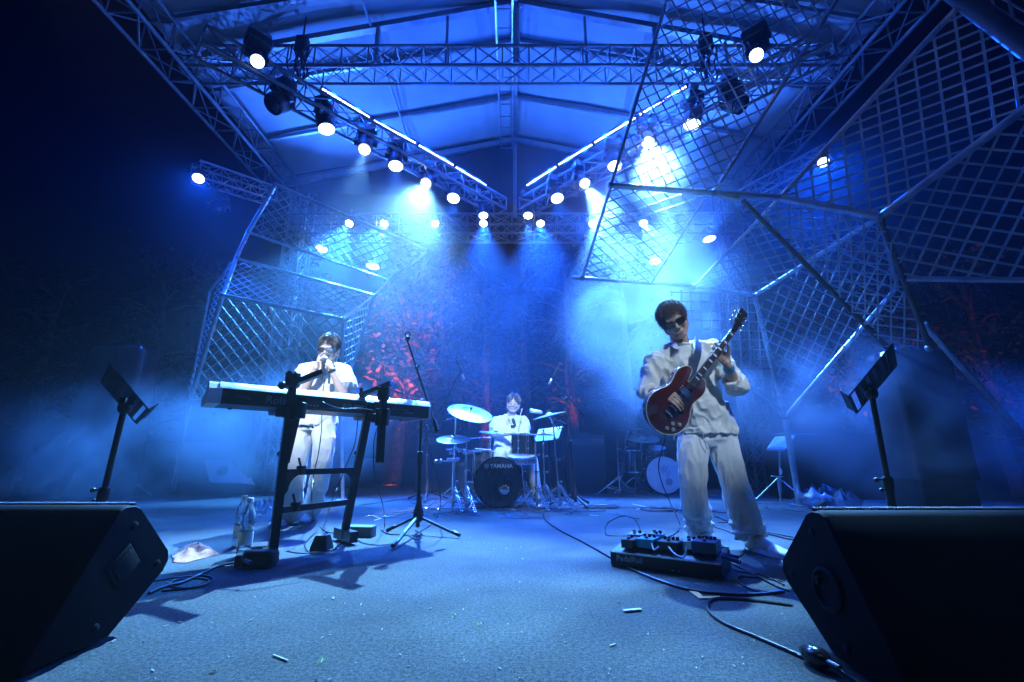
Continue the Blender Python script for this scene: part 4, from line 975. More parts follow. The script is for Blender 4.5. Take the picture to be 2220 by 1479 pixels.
def hair_strands(H, parent, n, L, col, curl, seed, flop=None, zmin=-.02, rad=.0016, cap_r=(.080, .098, .088), name='hair', fringe=.055, hug=0):
    rnd = random.Random(seed); m = MB()
    H.blob(m, 0, -.020, .046, (cap_r[0] * .985, cap_r[1] * .96, cap_r[2] * .985), 20, 14)
    scalp = MB(); scalp.v, scalp.f = m.v, m.f
    # cut the scalp shell back to the hair line
    cutf = []
    for f in scalp.f:
        c = sum((V(scalp.v[i]) for i in f), V((0, 0, 0))) / len(f); q = H.M.inverted() @ (c - H.c) / H.k
        if not (q.z < zmin and q.y > -.02) and not (q.y > fringe and q.z < .062) and q.z > -.07: cutf.append(f)
    m = MB(); m.v = scalp.v; m.f = cutf
    for k in range(n):
        while True:
            d = V((rnd.gauss(0, 1), rnd.gauss(0, 1), rnd.gauss(0, 1))).normalized(); q = V((d.x * cap_r[0], -.020 + d.y * cap_r[1], .046 + d.z * cap_r[2]))
            if q.z < -.055: continue
            if q.y > .0 and q.z < zmin + .03: continue
            if q.y > fringe and q.z < .066: continue
            break
        base = H.p(*q); out = (H.M @ d).normalized(); pts = [base]; dirv = out.copy(); ll = L * rnd.uniform(.6, 1.25); ph = rnd.uniform(0, 6.28); t1, t2, _ = frame(out)
        fl_ = (H.M @ V(flop(q, rnd))) if flop else V((0, 0, 0))
        for j in range(1, 7):
            u = j / 6; dirv = (out * (1 - u * .9) + fl_ * u + H.z * -.25 * u).normalized() if flop else (out * (1 - .4*u) + H.z * -.25 * u).normalized()
            pts.append(pts[-1] + dirv * ll / 6 + (t1 * math.cos(ph + u * 9 * curl) + t2 * math.sin(ph + u * 9 * curl)) * .0042 * curl)
            if hug:
                lq = H.M.inverted() @ (pts[-1] - H.c) / H.k; dq = V((lq.x / cap_r[0], (lq.y + .020) / cap_r[1], (lq.z - .046) / cap_r[2])); rr = dq.length
                if lq.z > -.03 or rr < 1: dq *= (1 + hug * math.sin(u * 2.6) + .02) / max(rr, .01); pts[-1] = H.p(dq.x * cap_r[0], dq.y * cap_r[1] - .020, dq.z * cap_r[2] + .046)
        m.path(pts, rad, 4, taper=rad * .25)
    return obj(name, m, mat('hair_' + name + str(seed), col, .38, 0, .3, 40, spec=.6), parent, angle=60)
shirt_m = cloth_material('cream_linen', (.70, .67, .60)); pants_m = cloth_material('white_cotton', (.72, .72, .70)); tee_m = cloth_material('white_tee', (.78, .78, .77))
def taper_chain(m, pts, n=16):
    for (a, ra), (b, rb) in zip(pts, pts[1:]): m.cap2(a, ra, b, rb, n)
def leg_cloth(m, hip, knee, ankle, r, fwd, flare=1.0):
    """trouser leg as a flattened loft ending in an open looking hem"""
    hip, knee, ankle = V(hip), V(knee), V(ankle); side = (ankle - hip).cross(V(fwd)).normalized(); secs = []
    for t in (0, .1, .2, .3, .4, .5, .6, .7, .8, .9, .96, 1.0):
        p = hip * (1 - t) ** 2 + (knee * 2 - (hip + ankle) / 2) * 2 * t * (1 - t) + ankle * t * t
        rr = r[0] + (r[1] - r[0]) * min(1, t / .5) if t < .5 else r[1] + (r[2] * flare - r[1]) * (t - .5) / .5
        secs.append((p, rr * 1.02, rr * .92, side))
    m.loft(secs, 22); return side

# ---- guitarist ------------------------------------------------------
def build_guitarist():
    t = thing('person', 'guitarist in cream shirt and white trousers, curly hair, dark sunglasses, bent over red guitar', 'person', (G(1580, 1190)))
    sk = skin_material('skin_a', (.46, .28, .19))
    fL, fR = G(1524, 1176), G(1638, 1196)                        # heels-ish (photo left, photo right)
    hipC = P(1530, 925, 3.30); hL = hipC + V((-.085, -.0, -.03)); hR = hipC + V((.095, .0, -.03))
    kL = P(1503, 1052, 3.26); kR = P(1592, 1050, 3.22); aL = V((fL.x - .005, fL.y + .03, .10)); aR = V((fR.x, fR.y + .03, .10))
    chest = P(1490, 800, 3.26); neckB = P(1476, 752, 3.26); sL = P(1420, 783, 3.26); sR = P(1550, 757, 3.26)
    eL = P(1402, 852, 3.18); wL = P(1436, 848, 2.99); eR = P(1592, 832, 3.10); wR = P(1576, 788, 2.97)
    H = Head(P(1461, 697, 3.17), (-.22, -.88, -.42), (-.46, -.36, .81), 1.08)
    m = MB(); H.build(m, neckB, .056)
    taper_chain(m, [(neckB, .058), (chest, .088), (hipC, .11)]); m.cap2(sL + V((.03, 0, 0)), .042, sR - V((.03, 0, 0)), .042)
    taper_chain(m, [(sL, .044), (eL, .040), (wL, .027)]); taper_chain(m, [(sR, .044), (eR, .042), (wR, .028)])
    taper_chain(m, [(hL, .085), (kL, .058), (aL, .040)]); taper_chain(m, [(hR, .085), (kR, .058), (aR, .040)])
    m.cap2(aL, .04, V((fL.x, fL.y - .12, .04)), .03); m.cap2(aR, .04, V((fR.x + .03, fR.y - .12, .04)), .03)
    # strumming hand hangs over the strings
    hand(m, wL, P(1466, 866, 2.93) - wL, V((.10, 1.0, -.10)), [(.25, .35, .3), (.35, .5, .4), (.45, .55, .45), (.55, .6, .5)], .98, .05, -1, (.7, .35, .3))
    # fretting hand: palm behind the neck, fingers curl round to the strings
    hand(m, wR, P(1556, 760, 2.985) - wR, V((-.55, -.55, .35)), [(.35, .75, .5), (.40, .85, .6), (.45, .9, .6), (.55, .95, .6)], 1.02, .16, 1, (.75, .5, .35))
    obj('body', remesh(m, 'body', .0042, 2), sk, t)
    # trousers
    m = MB(); m.loft([(hipC + V((0, 0, .17)), .175, .125, (1, 0, 0)), (hipC + V((0, 0, .08)), .180, .135, (1, 0, 0)), (hipC, .187, .14, (1, 0, 0)), (hipC + V((0.003, 0, -.10)), .180, .13, (1, 0, 0)), (hipC + V((.004, 0, -.14)), .15, .10, (1, 0, 0))], 26)
    hemL = V((fL.x - .01, fL.y + .0, .085)); hemR = V((fR.x - .01, fR.y + .01, .085))
    leg_cloth(m, hL + V((.0, 0, .0)), kL, hemL, (.105, .092, .094), (0, -1, 0)); leg_cloth(m, hR + V((.0, 0, .0)), kR, hemR, (.107, .094, .096), (0, -1, 0))
    def hemfold(p):
        z = p.z; a = 0
        if z < .30: a = .010 * math.sin(z * 120 + p.x * 14 + noise.noise(p * 6) * 3) * (1 - z / .30)
        return a
    pants = obj('trousers', remesh(m, 'trousers', .007, 3, folds(.016, (11, 11, 3.2), 2.0, hemfold)), pants_m, t)
    fly = MB(); fly.path(spline([P(1522, 935, 3.145), P(1527, 955, 3.14), P(1533, 975, 3.16)], 4), .003, 5); obj('fly_seam', fly, mat('seam_shadow', (.45, .45, .44), .8), pants)
    # loose shirt
    m = MB(); up = (hipC - chest).normalized()
    m.loft([(neckB + V((0, .01, .015)), .075, .062, (1, 0, .15)), (neckB + V((0, .01, -.045)), .165, .095, (1, 0, .15)), (chest + V((0, .01, .03)), .215, .125, (1, 0, .1)), (chest + V((.015, .01, -.12)), .205, .135, (1, 0, .03)),
            (chest + V((.04, .01, -.28)), .200, .145, (1, 0, 0)), (hipC + V((.0, .0, .06)), .208, .155, (1, 0, 0)), (hipC + V((.0, .0, -.02)), .216, .160, (1, 0, 0)), (hipC + V((.0, 0, -.055)), .214, .158, (1, 0, 0))], 30)
    m.cap2(sL + V((.02, 0, -.0)), .072, neckB + V((-.05, 0, -.02)), .06, 16); m.cap2(sR + V((-.02, 0, -.0)), .072, neckB + V((.05, 0, -.02)), .06, 16)
    cL = eL + (wL - eL) * .28; cR = eR + (wR - eR) * .22
    def sleeve(s, e, c, r0, r1, r2):
        secs = []; 
        for k in range(5): q = k / 4; secs.append((V(s) * (1 - q) + V(e) * q, r0 + (r1 - r0) * q, (r0 + (r1 - r0) * q) * .95, (0, 1, .2)))
        m.loft(secs, 18); m.ball(e, r1 * 1.0, 14, 10); m.loft([(V(e), r1 * .95, r1 * .95, (0, 1, .2)), (V(e) * .4 + V(c) * .6, r2 * 1.0, r2, (0, 1, .2)), (V(c), r2 * 1.10, r2 * 1.08, (0, 1, .2)), (V(c) + (V(c) - V(e)).normalized() * .02, r2 * 1.12, r2 * 1.08, (0, 1, .2))], 18)
    sleeve(sL, eL, cL, .085, .068, .054); sleeve(sR, eR + V((.012, 0, -.012)), cR, .088, .080, .064)
    def plack(p):
        return 0.0
    sh = obj('shirt', remesh(m, 'shirt', .0062, 2, folds(.021, (8, 8, 5), 7.0)), shirt_m, t)
    col = MB()                                                     # open collar
    for g in (-1, 1):
        b0 = neckB + V((g * .062, .03, .055)); b1 = neckB + V((g * .060, -.075, .012)); b2 = neckB + V((g * .045 + .0, -.115, -.045)); b3 = neckB + V((g * .080, -.112, -.045)); b4 = neckB + V((g * .095, -.045, -.0)); b5 = neckB + V((g * .09, .04, .025))
        col.rings([[b0, b1, b2, b3, b4, b5], [p + V((g * .004, -.006, .002)) for p in (b0, b1, b2, b3, b4, b5)]])
    col.path(spline([neckB + V((.03, -.145, -.05)), neckB + V((.022, -.165, -.12)), neckB + V((.03, -.165, -.20)), neckB + V((.05, -.165, -.30))], 5), .006, 6)
    obj('collar', col, shirt_m, sh, angle=50)
    tee = MB(); tee.path([neckB + V((.066 * math.cos(a), -.012 + .062 * math.sin(a), .018 + .012 * math.sin(a))) for a in [2*math.pi*i/20 for i in range(20)]], .010, 6, close=True); obj('undershirt', tee, tee_m, t)
    def fl(q, rnd): return (rnd.uniform(-.6, .6), .5, -.15)
    hair_strands(H, t, 2600, .030, (.10, .06, .04), 2.6, 11, fl, -.02, .0020, (.083, .100, .088), fringe=.060)
    rc = random.Random(77); cu = MB()
    for k in range(330):
        d = V((rc.gauss(0, 1), rc.gauss(0, 1), rc.gauss(.2, 1))).normalized(); q = V((d.x * .088, -.022 + d.y * .103, .050 + d.z * .092))
        if (q.y > .055 and q.z < .070) or (q.y > -.01 and q.z < .0) or q.z < -.045: continue
        o_ = H.p(*q); t1, t2, _ = frame((H.M @ d).normalized()); w_ = rc.uniform(.006, .011); a0 = rc.uniform(0, 6)
        cu.path([o_ + (t1 * math.cos(a0 + j) + t2 * math.sin(a0 + j)) * w_ + (H.M @ d) * (.0022 * j - .004) for j in range(7)], .0030, 5, taper=.0012)
    obj('hair_curls', cu, mat('hair_curl_mat', (.11, .065, .045), .4, 0, .3, 40), t)
    sunglasses(H, t)
    st = MB()                                                      # strap over the photo-right shoulder
    s0 = P(1500, 905, 3.08); pts = spline([P(1496, 835, 3.04), P(1503, 800, 3.075), P(1513, 765, 3.10), neckB + V((.118, -.03, .042)), neckB + V((.13, .07, .02)), chest + V((.06, .15, -.02)), chest + V((-.13, .13, -.25))], 6)
    for a, b in zip(pts, pts[1:]):
        st.bar(a, b + (b - a) * .15, .055, .004, (.35, -.9, .25) if a.y < neckB.y else (0, .5, .8))
    obj('strap', st, mat('navy_strap', (.02, .035, .08), .6, 0, .2, 30), t)
    wb = MB(); dd = (wR - eR).normalized(); wb.lathe([(.036, -.014), (.038, 0), (.036, .014)], wR - dd * .035, dd, 18); wb.lathe([(.036, -.006), (.037, 0), (.036, .006)], wR - dd * .058, dd, 18)
    obj('wristband', wb, mat('teal_band', (.05, .30, .42), .4), t)
    for f, g, toe in ((fL, -1, (fL.x - .02, fL.y - .30, 0)), (fR, 1, (fR.x + .085, fR.y - .25, 0))):
        shoe(V((f.x, f.y + .02, 0)), V(toe), '', t, mat('canvas_shoe', (.68, .67, .64), .7, 0, .1, 20), laces=True)
build_guitarist()
def build_guitar():
    E0 = P(1418, 930, 2.985); NUT = P(1579, 720, 2.945); ax = (NUT - E0).normalized(); L = (NUT - E0).length; k = L / .80
    cm = (V((0, 0, CAM_H)) - E0).normalized(); n = (cm - ax * cm.dot(ax)).normalized(); v = n.cross(ax).normalized()    # v points to treble side
    n = (n * .88 + v * -.47).normalized(); v = n.cross(ax).normalized()
    if v.x < 0: v = -v
    q = lambda a, b, c=0: E0 + (ax * a + v * b * .80 + n * c) * k
    t = thing('electric_guitar', 'cherry red semi hollow electric guitar with two rounded horns', 'guitar', q(.2, 0))
    half = [(0, 0), (.004, .05), (.02, .10), (.05, .15), (.095, .186), (.15, .196), (.20, .178), (.245, .146), (.28, .131), (.32, .138), (.36, .150), (.40, .146), (.435, .120), (.452, .088), (.448, .058), (.425, .042), (.395, .036), (.375, .030)]
    out = [V((a, b)) for a, b in half]; full = spline([V((a, b, 0)) for a, b in half], 3); other = [V((p.x, -p.y, 0)) for p in reversed(full)][:-1]
    poly = full + other
    def ring(sc, c):
        cx, cy = .22, 0; return [q(cx + (p.x - cx) * sc, p.y * sc, c) for p in poly]
    b = MB(); b.rings([ring(.965, -.045), ring(.995, -.038), ring(1, -.02), ring(1, .0), ring(.99, .006)], cap=False)
    cmid = [q(.22, 0, .006)] ; N = len(poly)
    tf = MB(); 
    b.rings([ring(.965, -.045), ring(.5, -.048), ring(.03, -.048)], cap=True)
    ts = [ring(.975, .0065), ring(.8, .010), ring(.5, .015), ring(.03, .016)]
    red = mat('cherry_lacquer', (.085, .016, .014), .16, 0, .15, 8, coat=1.0)
    obj('guitar_body', b, red, t, angle=30); tp = MB().rings(ts); obj('top_plate', tp, red, t, angle=30)
    bi = MB(); bi.path(ring(.988, .007), .0030, 6, close=True); obj('binding', bi, mat('cream_binding', (.75, .68, .5), .4), t)
    nk = MB(); nk.rings([[q(a, w * math.cos(R(t2)), .012 + (.026 if t2 in (0, 180) else .026 - .024 * math.sin(R(t2)))) for t2 in (0, 30, 60, 90, 120, 150, 180)] for a, w in ((.36, .028), (.60, .0245), (.80, .0215), (.815, .021))])
    obj('neck', nk, mat('neck_wood', (.16, .03, .02), .25, coat=.6), t)
    fb = MB(); fb.rings([[q(a, -w, .038), q(a, w, .038), q(a, w, .045), q(a, -w, .045)] for a, w in ((.335, .0285), (.80, .0215))]); fbo = obj('fretboard', fb, mat('rosewood', (.05, .03, .022), .3), t, smooth=False)
    fr = MB(); 
    sc = .628; nutp = .80
    for i in range(1, 22):
        a = nutp - sc * (1 - 2 ** (-i / 12)); w = .0215 + (.80 - a) / .465 * .007
        if a > .34: fr.tube(q(a, -w, .0455), q(a, w, .0455), .0011, n=5)
    obj('frets', fr, chrome, fbo); il = MB()
    for i in (1, 3, 5, 7, 9, 12, 15, 17):
        a = nutp - sc * (1 - 2 ** (-(i - .5) / 12)); w = .0215 + (.80 - a) / .465 * .007; Lb = .013 * 2 ** (-(i - 1) / 14); il.rings([[q(a - Lb/2, -w*.72, .0452), q(a + Lb/2, -w*.72, .0452), q(a + Lb/2, w*.72, .0452), q(a - Lb/2, w*.72, .0452)], [q(a - Lb/2, -w*.72, .0458), q(a + Lb/2, -w*.72, .0458), q(a + Lb/2, w*.72, .0458), q(a - Lb/2, w*.72, .0458)]])
    obj('inlays', il, mat('pearl', (.75, .78, .8), .2), fbo, smooth=False)
    hs = MB(); ho = [(0, .021), (.03, .030), (.075, .040), (.12, .041), (.16, .043), (.175, .030), (.168, .012), (.178, 0)]; pol = ho + [(a, -b2) for a, b2 in reversed(ho[:-1])]
    hs.rings([[q(.812 + a, b2, .030 - a * .25) for a, b2 in pol], [q(.812 + a, b2, .044 - a * .25) for a, b2 in pol]]); hd = obj('headstock', hs, mat('black_gloss', (.015, .015, .018), .2), t, smooth=False)
    tu = MB()
    for i in range(3):
        for g in (-1, 1):
            a = .812 + .045 + i * .040; c = .040 - (a - .812) * .25; tu.tube(q(a, g * .026, c), q(a, g * .026, c + .016), .0042, n=8); tu.tube(q(a, g * .036, c - .008), q(a, g * .060, c - .008), .0028, n=6)
            tu.ball(q(a, g * .064, c - .008), (.0095, .006, .0075), 8, 6)
    obj('tuners', tu, chrome, hd); s = MB()
    for i in range(6):
        o = -.016 + i * .0064; s.tube(q(.172, o * 1.5, .034), q(.80, o, .0475), .0007 + .00012 * (5 - i), n=4)
    obj('strings', s, chrome, t); hw = MB(); hw.bar(q(.172, -.036, .028), q(.172, .036, .028), .014, .010); hw.bar(q(.128, -.040, .027), q(.128, .040, .027), .014, .010)
    obj('bridge', hw, chrome, t)
    for a in (.215, .305): obj('pickup', MB().rbox(q(a, 0, .020), (.042 * k, .086 * k, .024), .006, Matrix((ax, v, n)).transposed()), chrome if a < .3 else chrome, t)
    kb = MB()
    for a, b2 in ((.075, .118), (.055, .07), (.125, .135), (.10, .085)): kb.lathe([(.013, 0), (.0125, .010), (.008, .013)], q(a, b2, .012), n, 14)
    obj('knobs', kb, mat('amber_knob', (.55, .5, .4), .2, .3), t); pg = MB(); po = [(.16, .04), (.21, .038), (.33, .036), (.35, .06), (.29, .085), (.20, .095), (.165, .07)]
    pg.rings([[q(a, b2, .022) for a, b2 in po], [q(a, b2, .0245) for a, b2 in po]]); obj('pickguard', pg, black_plastic, t, smooth=False)
    fh = MB()
    for g in (-1, 1):
        for i in range(9):
            a = .13 + i * .012; fh.lathe([(.0042, 0), (.0042, .0006), (.001, .0007)], q(a, g * (.125 + .012 * math.sin(i / 8 * 6.28)), .0135), n, 8)
    obj('sound_holes', fh, black_plastic, t); jk = MB(); jk.tube(q(.06, .155, -.0), q(.035, .20, -.01), .006, n=8); obj('jack', jk, chrome, t)
build_guitar()

# ---- keyboard and harmonica player ----------------------------------
def build_keys_player():
    t = thing('person', 'player in loose white tee cupping a harmonica to his mouth behind the keyboard', 'person', G(650, 1136))
    sk = skin_material('skin_b', (.62, .43, .33)); Y = 4.14
    fL, fR = G(622, 1136), G(666, 1128)
    hipC = P(680, 905, Y); hL = hipC + V((-.09, 0, -.03)); hR = hipC + V((.09, 0, -.03)); kL = P(640, 1015, Y); kR = P(697, 1015, Y)
    neckB = P(708, 793, Y); chest = P(698, 828, Y + .0); sL = P(664, 803, Y); sR = P(742, 805, Y)
    eL = P(655, 857, Y - .20); eR = P(744, 856, Y - .18); wL = P(687, 794, Y - .24); wR = P(718, 800, Y - .24)
    H = Head(P(713, 757, Y - .07), (.02, -.94, -.34), (.06, -.32, .95), 1.02)
    m = MB(); H.build(m, neckB, .055); taper_chain(m, [(neckB, .06), (chest, .12), (hipC, .12)]); m.cap2(sL, .05, sR, .05)
    taper_chain(m, [(sL, .048), (eL, .040), (wL, .026)]); taper_chain(m, [(sR, .048), (eR, .040), (wR, .026)])
    aL = V((fL.x, fL.y + .05, .1)); aR = V((fR.x, fR.y + .05, .1)); taper_chain(m, [(hL, .08), (kL, .055), (aL, .04)]); taper_chain(m, [(hR, .08), (kR, .055), (aR, .04)])
    hand(m, wL, P(694, 768, Y - .20) - wL, V((.8, .35, .1)), [(.5, .6, .4), (.55, .7, .5), (.6, .8, .5), (.7, .9, .5)], .96, .04, -1, (.5, .5, .4))
    hand(m, wR, P(706, 772, Y - .22) - wR, V((-.8, .3, .15)), [(.55, .8, .5), (.6, .9, .5), (.65, .9, .5), (.7, 1., .5)], .96, .04, 1, (.5, .5, .4))
    obj('body', remesh(m, 'body', .0045, 2), sk, t)
    m = MB(); m.loft([(hipC + V((0, 0, .2)), .165, .12, (1, 0, 0)), (hipC + V((0, 0, .08)), .175, .13, (1, 0, 0)), (hipC, .185, .135, (1, 0, 0)), (hipC + V((0, 0, -.12)), .175, .12, (1, 0, 0))], 26)
    leg_cloth(m, hL, kL, V((fL.x - .005, fL.y + .03, .06)), (.104, .098, .100), (0, -1, 0)); leg_cloth(m, hR, kR, V((fR.x + .0, fR.y + .05, .06)), (.104, .082, .080), (0, -1, 0))
    obj('trousers', remesh(m, 'trousers', .008, 3, folds(.013, (11, 11, 2.6), 5.0)), pants_m, t)
    m = MB(); m.loft([(neckB + V((0, 0, .0)), .085, .07, (1, 0, 0)), (neckB + V((0, 0, -.035)), .15, .09, (1, 0, 0)), (chest, .215, .125, (1, 0, 0)), (chest + V((-.01, 0, -.2)), .205, .135, (1, 0, 0)), (hipC + V((.0, 0, .1)), .205, .145, (1, 0, 0)), (hipC + V((0, 0, -.06)), .215, .15, (1, 0, 0)), (hipC + V((0, 0, -.075)), .213, .148, (1, 0, 0))], 30)
    m.cap2(sL, .068, neckB + V((-.05, 0, -.02)), .055, 16); m.cap2(sR, .068, neckB + V((.05, 0, -.02)), .055, 16)
    for s, e in ((sL, eL), (sR, eR)):
        o = V(((-.03 if s is sL else .03), 0, 0)); c = s + (e - s) * .74 + o; m.loft([(s, .080, .080, (0, 1, .3)), (s + (e - s) * .4 + o * .6, .092, .092, (0, 1, .3)), (c, .098, .096, (0, 1, .3)), (c + (e - s).normalized() * .015, .098, .096, (0, 1, .3))], 18)
    sh = obj('shirt', remesh(m, 'shirt', .007, 2, folds(.017, (8, 8, 4), 9.0)), tee_m, t)
    pk = MB(); a = P(722, 820, Y - .155); pk.rbox(a, (.09, .004, .10), .01, Matrix.Rotation(R(-4), 3, 'Z')); obj('pocket', pk, tee_m, sh)
    def fl(q, rnd): return (.5 * (1 if q.x > .0 else -1) + rnd.uniform(-.2, .2), .9 if q.y > -.02 else -.3, -.55)
    hair_strands(H, t, 2200, .070, (.03, .022, .02), .35, 21, fl, .0, .0016, (.082, .100, .090), fringe=.070, hug=.16)
    sunglasses(H, t, True, w=.033, h=.019)
    wb = MB(); dd = (wR - eR).normalized(); wb.lathe([(.032, -.011), (.034, 0), (.032, .011)], wR - dd * .02, dd, 18); wb.rbox(wR - dd*.02 + V((-.0, -.034, 0)), (.026, .008, .028), .004); obj('wristwatch', wb, black_plastic, t)
    for f, tx in ((fL, -.03), (fR, .05)): shoe(V((f.x, f.y + .06, 0)), V((f.x + tx, f.y - .20, 0)), '', t, mat('pale_shoe', (.72, .71, .70), .6, 0, .08, 20))
    hm = thing('harmonica', 'small metal harmonica gripped between the hands at the mouth', 'harmonica', P(697, 768, Y - .19)); b = MB().rbox(P(700, 769, Y - .185), (.105, .028, .026), .005, Matrix.Rotation(R(18), 3, 'Y')); obj('reed_body', b, chrome, hm)
    b = MB()
    for k in range(10): b.box(P(700, 769, Y - .20) + V((-.042 + k * .0095, 0, (-.042 + k * .0095) * -.32)), (.005, .004, .008))
    obj('comb_holes', b, black_plastic, hm)
    mc = thing('handheld_microphone', 'black handheld microphone pointing down below the harmonica player\'s chin', 'microphone', P(701, 790, Y - .27))
    a, b2 = P(703, 778, Y - .26), P(697, 824, Y - .28); d = (b2 - a).normalized(); L = (b2 - a).length
    obj('handle', MB().lathe([(.019, .02), (.020, .035), (.017, .05), (.0115, L - .02), (.010, L)], a, d, 16), black_plastic, mc); obj('grille', MB().ball(a, (.024, .024, .026), 14, 10), mat('mic_grille', (.35, .36, .38), .35, .9, bump=.6, bscale=500), mc)
build_keys_player()
# ------------------------------------------------------------------ drum kit, drummer, second kit
drum_blk = mat('drum_lacquer', (.012, .014, .02), .12, 0, .2, 10, coat=1.0)
head_w = mat('drum_head', (.80, .80, .78), .5, 0, .05, 6); cym_m = mat('cymbal_bronze', (.62, .60, .52), .30, .75, .15, 5, .1, 30)
def drum(name, label, c, ax, r, d, shell, parent=None, n=32, lugs=8, group=None, head_m=None, cat='drum', bottom=True):
    c = V(c); ax = V(ax).normalized(); t = thing(name, label, cat, c, 0, group)
    obj('shell', MB().lathe([(r*.97, -d/2), (r*.97, d/2)], c, ax, n, cap=False), shell, t)
    obj('head', MB().lathe([(r*.985, d/2 - .002), (r*.97, d/2 + .004), (.001, d/2 + .004)], c, ax, n, cap=False), head_m or head_w, t)
    if bottom: obj('head', MB().lathe([(r*.985, -d/2 + .002), (r*.97, -d/2 - .004), (.001, -d/2 - .004)], c, ax, n, cap=False), head_m or head_w, t)
    hh = MB()
    for s in (-1, 1): obj('hoop', MB().lathe([(r*.985, s*d/2 - .012), (r*1.03, s*d/2 - .012), (r*1.04, s*d/2 + .008), (r*.985, s*d/2 + .010)], c, ax, n, cap=False), chrome if r < .22 else drum_blk, t)
    lg = MB(); x, y, _ = frame(ax)
    for i in range(lugs):
        a = 2*math.pi*(i + .5)/lugs; p = c + (x*math.cos(a) + y*math.sin(a)) * r * 1.02
        lg.tube(p - ax * d * .5, p + ax * d * .5, .004, n=5); lg.ball(p - ax * d * .18, (.012, .012, .012), 8, 5); lg.ball(p + ax * d * .18, (.012, .012, .012), 8, 5)
    obj('lugs', lg, chrome, t); return t
def hw_stand(t, base, top, spread, boom=None, m=None):
    m = m or chrome; base, top = V(base), V(top); p = MB(); p.tube(base + V((0, 0, .03)), base + (top - base) * .55, .013, n=10); p.tube(base + (top - base) * .5, top, .009, n=10)
    for q in (.3, .55, .8): c = base + (top - base) * q; p.lathe([(.016, -.015), (.018, 0), (.016, .015)], c, top - base, 10); p.tube(c, c + V((.035, -.01, 0)), .004); p.ball(c + V((.038, -.01, 0)), (.012, .004, .012), 8, 5)
    if boom is not None: p.tube(top - (V(boom) - top).normalized() * .12, boom, .0075, n=8); p.ball(top, .018, 10, 6)
    obj('stand_pole', p, m, t)
    hub = base + V((0, 0, .26)); lo = base + V((0, 0, .07))
    for k in range(3):
        an = R(-90 + 120 * k + 25); e = base + V((math.cos(an), math.sin(an), 0)) * spread + V((0, 0, .012)); md = hub + (e - hub) * .55; sd = (e - base).cross(V((0, 0, 1))).normalized() * .012; l = MB()
        for s in (-1, 1): l.bar(hub + sd * s, e + sd * s, .003, .012); l.bar(lo + sd * s, md + sd * s, .003, .010)
        l.cap2(e - V((0, 0, .0)), .016, e + (e - base).normalized() * .02, .014, 8); obj('leg', l, m, t)
def cymbal_prof(r): return [(.006, .022), (r*.10, .020), (r*.19, .004), (r*.22, 0), (r*.6, -.006), (r, -.020), (r, -.0215), (r*.6, -.0085), (r*.22, -.003), (r*.18, .001), (r*.10, .016), (.006, .018)]
def cymbal(label, base, joint, c, ax, r, two=False, name='cymbal', grp='cymbals on chrome stands'):
    t = thing(name, label, 'cymbal', base, 0, grp); c = V(c); ax = V(ax).normalized()
    hw_stand(t, base, joint, .30, c - ax * .03)
    obj('cymbal_plate', MB().lathe(cymbal_prof(r), c, ax, 40), cym_m, t)
    if two: obj('cymbal_plate', MB().lathe([(a, -b) for a, b in cymbal_prof(r)], c - ax * .035, ax, 40), cym_m, t)
    w = MB(); w.tube(c - ax * .03, c + ax * .05, .004); w.lathe([(.012, 0), (.014, .01), (.006, .022)], c + ax * .022, ax, 10); w.bar(c + ax * .045 - V((.014, 0, 0)), c + ax * .045 + V((.014, 0, 0)), .006, .008); obj('wing_nut', w, black_plastic if not two else chrome, t); return t
KY = 5.45
kc = P(1084, 1047, KY + .22); kc.z = .285
t = drum('bass_drum', 'black bass drum with printed front head and round mirror port', kc, (-.08, -1, .04), .272, .42, drum_blk, n=44, lugs=10, head_m=mat('black_drum_head', (.012, .022, .034), .3, 0, .1, 10, coat=.6))
kax = V((-.08, -1, .04)).normalized(); kxx = V((1, -.08, 0)).normalized(); kup = kxx.cross(kax) * 1.0
if kup.z < 0: kup = -kup
fc = kc + kax * .2155
obj('head_lettering', place_mesh(text_mesh('YAMAHA', .064, .0006, .0014), basis(fc + kxx * .035 + kup * .175, kxx, kup, kax)), mat('silver_print', (.42, .46, .5), .4), t, smooth=False)
em = MB(); o = fc + kxx * -.135 + kup * .175; em.path([o + (kxx * math.cos(a) + kup * math.sin(a)) * .024 for a in [2*math.pi*i/24 for i in range(24)]], .003, 5, close=True)
for i in range(3):
    a = R(60 * i + 30); em.bar(o - (kxx*math.cos(a) + kup*math.sin(a)) * .021, o + (kxx*math.cos(a) + kup*math.sin(a)) * .021, .006, .002, kax)
obj('head_emblem', em, mat('silver_print', (.42, .46, .5), .4), t)
pt = fc + kxx * .075 + kup * -.085; rg = MB(); rg.lathe([(.070, -.002), (.072, .006), (.060, .010), (.056, .002)], pt, kax, 28); obj('port_ring', rg, drum_blk, t)
rg = MB(); rg.lathe([(.054, .004), (.04, .009), (.001, .010)], pt, kax, 28); obj('port_disc', rg, chrome, t)
for g in (-1, 1): obj('spur', MB().tube(kc + kxx * g * .23 + V((0, -.1, -.10)), V((kc.x + g * .34, kc.y - .26, .01)), .008), chrome, t)
ft_ = P(1134, 963, 5.72)
drum('tom_drum', 'black tom drum mounted high before the drummer, pale bottom head showing', ft_, (.03, -.06, 1), .150, .235, drum_blk, group='tom and snare drums', n=28)
t = drum('snare_drum', 'shallow snare drum under the tom with a glowing pale head', P(1130, 988, 5.60) + V((0, 0, -.035)), (0, -.20, 1), .165, .06, mat('snare_steel', (.35, .36, .38), .25, .9), group='tom and snare drums', n=28)
hw_stand(t, V((ft_.x + .02, 5.7, 0)), P(1130, 1003, 5.62), .24)
t = drum('floor_tom', 'dark floor tom left of the bass drum, half lost in haze', P(1040, 1010, 5.95), (0, -.03, 1), .19, .36, mat('smoky_shell', (.05, .055, .07), .2, coat=.8), group='tom and snare drums', n=28)
